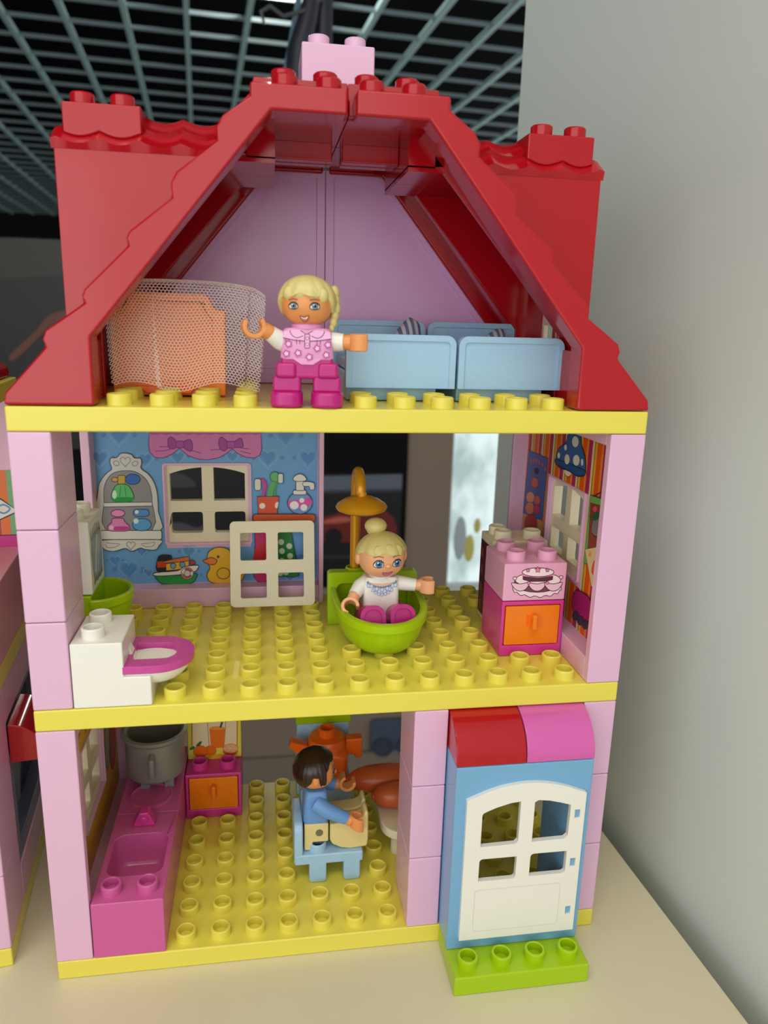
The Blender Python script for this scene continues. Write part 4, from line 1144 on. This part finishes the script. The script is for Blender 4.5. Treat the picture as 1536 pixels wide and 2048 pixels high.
# ------------------------------------------------------------------ toy figures
class Fig:
    """toy figure built facing -y around its own origin, then turned as a whole"""
    def __init__(s, label, org, rot, skin, cat='toy figure'):
        s.org = Vector(org); s.skin = skin
        s.o = thing('toy_figure', label, cat, org, rot=rot)
    def P(s, mb):
        mb.v = [tuple(s.org + Vector(p)) for p in mb.v]; return mb
    def add(s, name, mb, m, parent=None, bevel=0, label=None, sharp=35):
        return part(name, s.P(mb), m, parent or s.o, bevel, label, sharp)
    def head(s, c, a, b, h, yaw, eyes, mouth, female=True, ears=False, nose=.07):
        R3 = Matrix.Translation(c) @ Matrix.Rotation(yaw, 4, 'Z')
        s.R3 = R3; s.hd = (a, b, h)
        m = MB().superell((0, 0, 0), a, b, h, 2.25, 36, 20)
        if ears:
            for q in (-1, 1): m.ell((q * (a + .02), .05, -.05), .1, .13, .2)
        if nose: m.ell((0, -b - .0, -.14), .1, .08, .07)
        hd = s.add('head', m.xf(R3), s.skin)
        p = 2.25
        def fn(u, v, l):
            k = max(1e-4, 1 - abs(u / a) ** p - abs(v / h) ** p) ** (1 / p)
            q = Vector((u, -b * k, v))
            n = Vector((u / a / a, q.y / b / b, v / h / h)).normalized()
            return tuple(s.org + R3 @ (q + n * (.012 + l * 2)))
        for ex in eyes[0]:
            e = Art(fn); ez, w, hh, iris = eyes[1:]
            e.poly(smooth([(ex - w, ez - hh * .6), (ex - w * .9, ez + hh * .3), (ex - w * .3, ez + hh), (ex + w * .4, ez + hh), (ex + w * .95, ez + hh * .3), (ex + w * .95, ez - hh * .6), (ex, ez - hh)], 3), (238, 238, 236), (60, 40, 40), .018)
            e.ell(ex + .01, ez, hh * .82, hh * .9, iris, (40, 60, 80), .012); e.ell(ex + .01, ez, hh * .42, hh * .46, (20, 24, 34)); e.ell(ex - .02, ez + hh * .4, hh * .22, hh * .22, (250, 250, 250), n=10)
            e.stroke([(ex - w, ez + hh * .2), (ex - w * .4, ez + hh * 1.02), (ex + w * .4, ez + hh * 1.05), (ex + w, ez + hh * .4)], (40, 26, 26), .03)
            e.stroke([(ex - w * 1.05, ez + hh * 1.75), (ex, ez + hh * 2.1), (ex + w, ez + hh * 1.85)], (150, 84, 40), .025)
            e.part('eye', hd)
        mth = Art(fn); mouth(mth); mth.part('mouth', hd)
        return hd
    def hair(s, line, mat_, scale=(1.1, 1.1, 1.12), tuft=.0, freq=9, rise=.03, lobes=.04):
        a, b, h = s.hd; nu, nv = 96, 16
        rings = []
        for j in range(nv + 2):
            r = []
            for i in range(nu):
                ph = 2 * math.pi * i / nu        # 0 = front, increasing towards +x
                th_e = math.radians(line(math.degrees(ph)))
                t = min(j, nv) / nv
                th = max(.02, t * th_e)
                k = 1.0
                if j > nv: k = .84
                else: k = 1 + lobes * (t ** 2) * (abs(math.sin(freq * ph / 2)) - .3) + rise * math.sin(math.pi * min(1, t * 1.0)) - .03 * max(0, t - .93) / .07
                x = a * scale[0] * math.sin(th) * math.sin(ph) * k
                y = -b * scale[1] * math.sin(th) * math.cos(ph) * k
                z = h * scale[2] * math.cos(th) * k
                r.append((x, y, z))
            rings.append(r)
        m = MB().loft(rings)
        return s.add('hair', m.xf(s.R3), mat_)
    def hand(s, wrist, fwd, opening, axis_w=.4, r=.29, name='hand'):
        f = Vector(fwd).normalized(); op = Vector(opening).normalized()
        ax = f.cross(op)
        if ax.length < .1: ax = Vector((0, 0, 1)) if abs(op.z) < .9 else Vector((0, 1, 0))
        ax.normalize(); sd = ax.cross(op)
        c = Vector(wrist) + f * (.1 + r)
        pr = []
        for i in range(15): t = math.radians(48 + 264 * i / 14); pr.append((math.cos(t) * r, math.sin(t) * r))
        for i in range(15): t = math.radians(312 - 264 * i / 14); pr.append((math.cos(t) * r * .6, math.sin(t) * r * .6))
        m = MB(); n = len(pr)
        vs = [c + op * p[0] + sd * p[1] + ax * w for w in (-axis_w / 2, axis_w / 2) for p in pr]
        m.add(vs, [(i, (i + 1) % n, n + (i + 1) % n, n + i) for i in range(n)] + [(i, i + 1, n - 2 - i, n - 1 - i) for i in range(n // 2 - 1)] + [(n + i, n + i + 1, 2 * n - 2 - i, 2 * n - 1 - i) for i in range(n // 2 - 1)])
        m.tube([Vector(wrist) - f * .08, Vector(wrist) + f * .06, Vector(wrist) + f * .16], [.17, .19, .2], 14)
        return s.add(name, m, s.skin, bevel=.035)

def torso_rings(w0, w1, d0, d1, z0, z1, r=.16):
    out = []
    for t in (0, .04, .5, .86, .95, 1.0):
        z = z0 + (z1 - z0) * t
        w = w0 + (w1 - w0) * t; d = d0 + (d1 - d0) * t
        k = 1 if 0 < t < .9 else (.97 if t == 0 else (.96 if t < 1 else .86))
        out.append([(p[0], p[1], z) for p in rrect(-w / 2 * k, w / 2 * k, -d / 2 * k, d / 2 * k, r, 5)])
    return out
def smile(col, w=.1, z=-.33, teeth=True):
    def f(a):
        a.poly(smooth([(-w, z + .05), (0, z + .02), (w * 1.1, z + .06), (w * .6, z - .06), (0, z - .085), (-w * .6, z - .05)], 3), col, (120, 60, 40), .014)
        if teeth: a.poly(smooth([(-w * .8, z + .035), (0, z + .008), (w * .9, z + .045), (w * .5, z - .02), (-w * .5, z - .01)], 3), (244, 236, 226))
    return f

# girl on the attic edge
g = Fig('toy girl with a blond bob, pink flowered top and magenta trousers on the attic edge', (7.02, .5, Z3), math.radians(-3), SKIN)
lg = MB()
for q in (-1, 1):
    x0, x1 = (.1, .86) if q > 0 else (-.86, -.1)
    lg.prism(rrect(x0 - (0 if q > 0 else .04), x1 + (.04 if q > 0 else 0), -.52, .3, .3, 6, '1100'), 0, .4, 'z')
    lg.box(x0 + .04 if q > 0 else x0 + .02, x1 - .02 if q > 0 else x1 - .04, -.36, .32, .36, .78)
    lg.box(.26 * q if q > 0 else -.76, .76 if q > 0 else -.26, -.44, .32, .72, 1.1)
lg.prism([(-.68, .7), (.68, .7), (.62, 1.28), (-.62, 1.28)], -.36, .36, 'y')
g.add('trousers', lg, MAG, bevel=.09)
to = g.add('torso', MB().loft(torso_rings(1.3, 1.16, .78, .66, 1.18, 1.92)).prism([(-.36, 1.2), (.36, 1.2), (.14, 1.06), (-.14, 1.06)], -.4, -.3, 'y'), SHIRTPK)
g.add('collar', MB().lathe([(.36, 0), (.36, .1), (.3, .14), (.001, .14)], (0, 0, 1.9), 24, sx=1.05, sy=.95), SHIRTPK)
a = Art(lambda u, v, l: tuple(g.org + Vector((u, -.392 - .03 * (1 - (v - 1.18) / .74) * 0 + .06 * ((v - 1.18) / .74) - l * 2 - .004, v))))
LN = (110, 50, 90)
a.poly([(-.58, 1.68), (-.55, 1.84), (-.2, 1.88), (0, 1.8), (.2, 1.88), (.55, 1.84), (.58, 1.68), (0, 1.6)], (242, 184, 222))
a.stroke([(-.58, 1.68), (-.3, 1.63), (0, 1.61), (.3, 1.63), (.58, 1.68)], LN, .02)
a.stroke(smooth([(-.4, 1.86), (-.36, 1.74), (-.24, 1.69), (-.1, 1.76)], 4)[:12], LN, .018); a.stroke(smooth([(.4, 1.86), (.36, 1.74), (.24, 1.69), (.1, 1.76)], 4)[:12], LN, .018)
a.stroke([(-.16, 1.86), (-.02, 1.77), (.14, 1.86)], LN, .018)
a.poly(rrect(-.06, .06, 1.45, 1.78, .03, 2), (240, 180, 218), LN, .018)
for z in (1.54, 1.68): a.ell(0, z, .035, .035, (250, 210, 232), LN, .012, n=12)
for x in (-.52, -.44, -.26, -.18, .24, .32): a.stroke([(x, 1.65), (x * .98, 1.54)], LN, .014)
def flower(x, z):
    a.poly([(x + (.085 if i % 2 else .055) * math.cos(i * math.pi / 5), z + (.085 if i % 2 else .055) * math.sin(i * math.pi / 5)) for i in range(10)], (248, 200, 228), (186, 78, 150), .036)
for x, z in ((-.5, 1.31), (-.22, 1.33), (.05, 1.24), (.24, 1.45), (.46, 1.3), (.5, 1.54), (-.45, 1.54)): flower(x, z)
a.part('shirt_print', to)
for nm, path, rad in (('sleeve', [(-.5, 0, 1.56), (-.68, -.08, 1.62), (-.9, -.2, 1.78)], [.26, .235, .19]), ('sleeve', [(.5, 0, 1.6), (.7, -.02, 1.6), (.9, -.06, 1.6)], [.25, .235, .21])):
    g.add(nm, MB().tube(path, rad, 18), WHT)
g.hand((-.92, -.21, 1.8), (-.85, -.2, .3), (-.05, 0, 1), .36)
g.hand((.92, -.06, 1.6), (1, -.1, 0), (1, -.1, 0), .42)
hd = g.head(Vector((0, 0, 2.52)), .62, .6, .56, math.radians(-8), ((-.25, .25), -.09, .105, .075, (130, 160, 180)), smile((226, 120, 90), .1, -.36), nose=.0)
def bob(d):
    d = (d + 180) % 360 - 180
    q = abs(d)
    base = 70 if q < 50 else 70 + (q - 50) * 1.0 if q < 85 else 104 + (q - 85) * .55
    return min(150, base) + 9 * abs(math.sin(math.radians(d * 3.3 + 20)))
hr = g.hair(bob, BLOND, (1.12, 1.12, 1.14), freq=13, lobes=.06)
lk = MB()
for x, z, r in ((-.36, .2, .16), (-.1, .21, .17), (.2, .2, .18), (.42, .16, .14)):
    lk.ell((x, -.52 + abs(x) * .28, z), r, .13, .18)
g.add('hair_lock', lk.xf(g.R3), BLOND, hr)
bt = MB()
for i, (x, y, z, r) in enumerate(((.66, .14, .24, .17), (.68, .12, .06, .16), (.72, .06, -.12, .14), (.69, .04, -.28, .13), (.66, .02, -.44, .12), (.62, 0, -.58, .09))):
    bt.ell((x - .03, y + .12, z), r * .8, r, r * 1.12)
g.add('braid', bt.xf(g.R3), BLOND, hr)

# woman in the bath
w = Fig('toy woman with a blond hair bun and white top sitting in the lime bath tub', (9.5, 3.62, 9.13), math.radians(2), SKIN2)
lg = MB()
for x in (-.42, .5):
    lg.prism(rrect(x - .37, x + .37, .1, .84, .3, 6, '0011'), -1.28, .1, 'y')
sol = MB()
TL = Matrix.Translation((0, .1, .0)) @ Matrix.Rotation(math.radians(-18), 4, 'X') @ Matrix.Translation((0, -.1, -.4))
lgm = w.add('trousers', lg.xf(TL).box(-.72, .75, -.2, .4, .02, .5), MAG, bevel=.06)
for x in (-.42, .5):
    w.add('shoe_rim', MB().prism(rrect(x - .39, x + .39, .05, .88, .34, 8, '0011'), -1.36, -1.2, 'y', holes=[rrect(x - .27, x + .27, .12, .76, .25, 8, '0011')]).xf(TL), MAG, lgm, .025)
to = w.add('torso', MB().loft(torso_rings(1.14, 1.12, .76, .66, .3, 1.48)).prism([(-.4, .3), (.4, .3), (.1, .1), (-.1, .1)], -.36, .2, 'y'), WHT)
w.add('collar', MB().lathe([(.36, 0), (.35, .12), (.3, .17), (.001, .17)], (0, 0, 1.44), 24), WHT)
a = Art(lambda u, v, l: tuple(w.org + Vector((u, -.384 + .05 * (v - .3) / 1.18 - l * 2, v))))
nk = [(-.42, 1.38), (-.3, 1.25), (0, 1.18), (.3, 1.25), (.42, 1.38)]
a.poly(nk + [(.3, 1.33), (0, 1.3), (-.3, 1.33)], (238, 190, 160))
a.stroke(smooth(nk, 4)[:17], (134, 156, 184), .07); a.stroke(smooth(nk, 4)[:17], (90, 110, 140), .012)
for i in range(11):
    t = -1 + 2 * i / 10
    a.ell(.42 * t, 1.25 - .2 * (1 - t * t) + (.06 if i % 2 else 0), .055, .06, (214, 224, 236), (120, 150, 190), .016, n=10)
for i in range(7):
    t = -1 + 2 * i / 6
    a.ell(.3 * t, 1.1 - .14 * (1 - t * t), .04, .045, (214, 224, 236), (130, 158, 194), .014, n=10)
a.part('blouse_print', to)
w.add('sleeve', MB().tube([(-.44, 0, 1.24), (-.66, -.08, 1.14), (-.84, -.28, .96)], [.25, .24, .2], 18), WHT)
w.add('sleeve', MB().tube([(.42, 0, 1.22), (.75, -.05, 1.18), (1.12, -.12, 1.14)], [.25, .23, .2], 18), WHT)
w.hand((-.87, -.3, .92), (-.35, -.55, -.75), (.5, -.6, -.6), .42)
w.hand((1.14, -.12, 1.14), (1, -.15, -.02), (1, -.15, 0), .44)
hd = w.head(Vector((0.02, -.05, 2.13)), .73, .68, .67, math.radians(7), ((-.29, .29), -.07, .14, .115, (70, 130, 190)), smile((226, 120, 176), .15, -.4, False), ears=True, nose=.09)
def bunline(d):
    d = (d + 180) % 360 - 180
    q = abs(d)
    return (68 if q < 60 else 68 + (q - 60) * .55) + (8 * abs(math.sin(math.radians(d * 3.4 + 30))) if q < 70 else 0)
hr = w.hair(bunline, BLOND, (1.1, 1.1, 1.14), freq=11, lobes=.05)
lk = MB()
for x, z, r in ((-.24, .27, .22), (.04, .29, .21), (.32, .26, .2)):
    lk.ell((x, -.57 + abs(x) * .2, z), r, .12, .24)
w.add('hair_lock', lk.xf(w.R3), BLOND, hr)
w.add('hair_bun', MB().ell((-.12, .3, .88), .35, .35, .26).ell((-.12, .3, .72), .28, .28, .14).xf(w.R3), BLOND, hr)

# man on the chair, facing right
m_ = Fig('toy man with dark hair and blue shirt sitting on the light blue chair', (7.45, 3.0, 1.68), math.radians(90), SKIN)
hp = MB().box(-.6, .6, -.4, .38, .3, .98)
for q in (-1, 1): hp.box(.36 * q - .24, .36 * q + .24, .1, .38, .02, .4)
hips = m_.add('hips', hp, TAN, bevel=.05)
m_.add('hip_hole_shade', MB().cyl((-.615, -.1, .66), .12, .03, 16, 'x'), mat('hole_shadow_grey', (112, 108, 84), .5), hips)  # grey disc: the shade inside the hip hole put into its colour
for q in (-1, 1):
    pr = [(-.44, .95), (-1.32, 1.0), (-1.5, 1.08), (-1.56, 1.3), (-1.68, 1.3), (-1.7, .3), (-1.66, .02), (-1.1, -.02), (-.8, .04), (-.52, .2), (-.44, .36)]
    x0, x1 = (.06, .62) if q > 0 else (-.62, -.06)
    l = m_.add('leg', MB().prism(pr, x0, x1, 'x'), TAN, bevel=.08)
m_.add('torso', MB().loft(torso_rings(1.16, 1.1, .82, .7, .96, 2.06)), SHIRTBL)
m_.add('sleeve', MB().tube([(-.52, 0, 1.7), (-.7, -.3, 1.55), (-.68, -.95, 1.18)], [.27, .25, .2], 18), SHIRTBL)
m_.add('sleeve', MB().tube([(.52, 0, 1.7), (.74, -.3, 1.6), (.7, -.72, 1.52)], [.27, .25, .2], 18), SHIRTBL)
m_.hand((-.68, -.96, 1.16), (0, -.85, -.3), (0, -.85, -.3), .44)
m_.hand((.7, -.74, 1.52), (0, -.9, .2), (.0, -.5, .8), .42)
hd = m_.head(Vector((0, 0, 2.62)), .62, .62, .6, math.radians(0), ((-.26, .26), .0, .12, .1, (80, 110, 150)), smile((200, 100, 80), .12, -.34), ears=False, nose=.08)
ear = MB()
for q in (-1, 1): ear.ell((q * .63, .02, -.08), .08, .12, .18)
m_.add('ear', ear.xf(m_.R3), SKIN, hd)
def cut(d):
    d = (d + 180) % 360 - 180
    q = abs(d)
    return 52 + 4 * abs(math.sin(math.radians(d * 4))) if q < 40 else 54 + (q - 40) * 1.0 if q < 62 else (112 if q < 80 else (84 if q < 104 else min(128, 100 + (q - 104) * 1.2)))
hr = m_.hair(cut, DHAIR, (1.14, 1.14, 1.15), freq=30, lobes=.045)

# chair
o = thing('toy_chair', 'light blue toy chair under the seated man', 'toy chair', (7.9, 3.1, Z1))
part('seat', MB().prism([(6.76, 1.3), (8.96, 1.3), (8.96, 1.66), (6.76, 1.66)], 2.22, 4.0, 'y'), LBL, o, .05)
part('backrest', MB().prism(rrect(2.23, 3.99, 1.32, 2.75, .3, 6, '0011'), 6.74, 7.02, 'x'), LBL, o, .06)
for x0, x1 in ((7.22, 7.78), (8.33, 8.88)):
    for y0, y1 in ((2.22, 2.6), (3.6, 3.98)):
        part('leg', MB().prism(rrect(x0, x1, Z1 + .01, 1.36, .12, 4, '1100'), y0, y1, 'y'), LBL, o, .05)
studs(o, [(7.5, 2.55), (7.5, 3.55)], 1.65, LBL)

# ------------------------------------------------------------------ the neighbouring doll house at the left edge
FRAME[0] = Vector((-1.37, .68, 0)); FRAME[1] = math.radians(6.1)
plate('yellow base plate of the second doll house at the left edge of the photo', -8, 0, 0, 8, 0, Z1, YEL, [(-1.5, 1.5 + i) for i in range(5)] + [(-2.5, 1.5 + i) for i in range(5)], group='plates of the left house')
plate('yellow middle storey plate of the second doll house', -8, 0, 0, 8, 7.8, Z2, YEL, [(-2.5, 1.5 + i) for i in range(5)], group='plates of the left house')
plate('yellow attic plate of the second doll house', -8, 0, 0, 8, 15.6, Z3, YEL, [(-3.5, .5 + i) for i in range(5)], group='plates of the left house')
gname = 'right pillar bricks of the left house'
for k, lb in enumerate(('pale pink brick at the foot of the second doll house pillar', 'pale pink middle brick of the second doll house pillar', 'pale pink brick at the head of the second doll house pillar')):
    brick(lb, -1, 0, 0, 2, Z1 + 2.4 * k, Z1 + 2.4 * (k + 1), PPK, group=gname)
brick('pale pink low brick under the dark window of the second doll house, the lower one', -1, 0, 2.02, 7.9, Z1, 1.8, PPK)
o = thing('side_window', 'slate grey toy window with a dark pane in the side of the second doll house', 'toy window', (-.5, 4.9, 1.8))
part('window_frame', MB().prism([(2.04, 1.81), (7.9, 1.81), (7.9, 6.58), (2.04, 6.58)], -.95, -.06, 'x', holes=[[(2.55, 2.3), (7.4, 2.3), (7.4, 6.4), (2.55, 6.4)]]), mat('slate_grey_plastic', (112, 120, 140), .3), o, .05)
part('pane', MB().box(-.6, -.5, 2.5, 7.45, 2.25, 6.45), mat('dark_glossy_pane', (30, 38, 56), .12), o, 0)
pr = [(0, 5.35), (1.0, 5.35), (1.0, 5.5)] + [(1.0 * math.cos(math.radians(i)), 5.5 + 1.08 * math.sin(math.radians(i))) for i in range(8, 91, 8)] + [(0, 6.58)]
q = MB().prism([(p[0], p[1]) for p in pr], 2.0, 4.0, 'y')
solid('curved_brick', 'red quarter round brick on the side of the second doll house', 'toy brick', q, RED, (.5, 3, 5.35), None, .03, sharp=25)
brick('rose brick over the dark side window of the second doll house', -1, -.02, 2.02, 7.9, 6.6, 7.79, PPK)
brick('rose pink low wall brick on the middle storey of the second doll house', -1, 0, 0, 8, Z2, 10.7, mat('rose_wall_plastic', (226, 150, 176), .25))
o = thing('wall_panel', 'pink wall panel with an orange print inside the second doll house', 'toy wall', (-3, 5, Z2))
part('sheet', MB().box(-7.8, -.02, 6.6, 6.9, Z2 + .01, 15.58), PPK, o, .03)
a = Art(lambda u, z, l: (u, 6.596 - l, z))
for i in range(27): a.poly([(-7.6 + i * .28, 9.1), (-7.34 + i * .28, 9.1), (-7.34 + i * .28, 13.3), (-7.6 + i * .28, 13.3)], ((196, 70, 60), (226, 120, 60), (120, 176, 120))[i % 3])
a.poly([(-1.6, 13.0), (-.5, 12.3), (-.06, 11.9), (-1.6, 11.2)], (226, 222, 214), (60, 60, 60), .05)
a.stroke(smooth([(-.7, 12.0), (-.5, 12.15), (-.3, 12.0), (-.5, 11.85)], 3), (90, 150, 200), .06)
a.poly([(-1.6, 9.2), (-.15, 9.2), (-.15, 11.1), (-1.6, 11.1)], (196, 60, 140), (70, 20, 50), .05)
a.part('wall_print', o)
for k, lb in enumerate(('pale pink brick of the front pillar on the second doll house, middle storey, lower', 'pale pink brick of the front pillar on the second doll house, middle storey, upper')):
    brick(lb, -1, 0, 0, 1, 10.7 + 2.45 * k, 10.7 + 2.45 * (k + 1), PPK, group='upper front pillar of the left house') if False else None
fr = MB().prism([(.0, Z3 + .02), (.06, Z3 + .3), (-1.0, 17.55), (-1.0, 17.9), (-2.0, 18.7), (-2.0, Z3 + .02)], .0, .8, 'y')
fr.prism([(-.2, Z3 + .02), (-.2, Z3 + .3), (-1.2, 17.5), (-2.0, 18.3), (-2.0, Z3 + .02)], .78, 7.9, 'y')
solid('roof_piece', 'red roof corner of the second doll house at the left edge of the photo', 'toy roof', fr, RED, (-1, 4, Z3), None, .06)
FRAME[0] = Vector((0, 0, 0)); FRAME[1] = 0.0
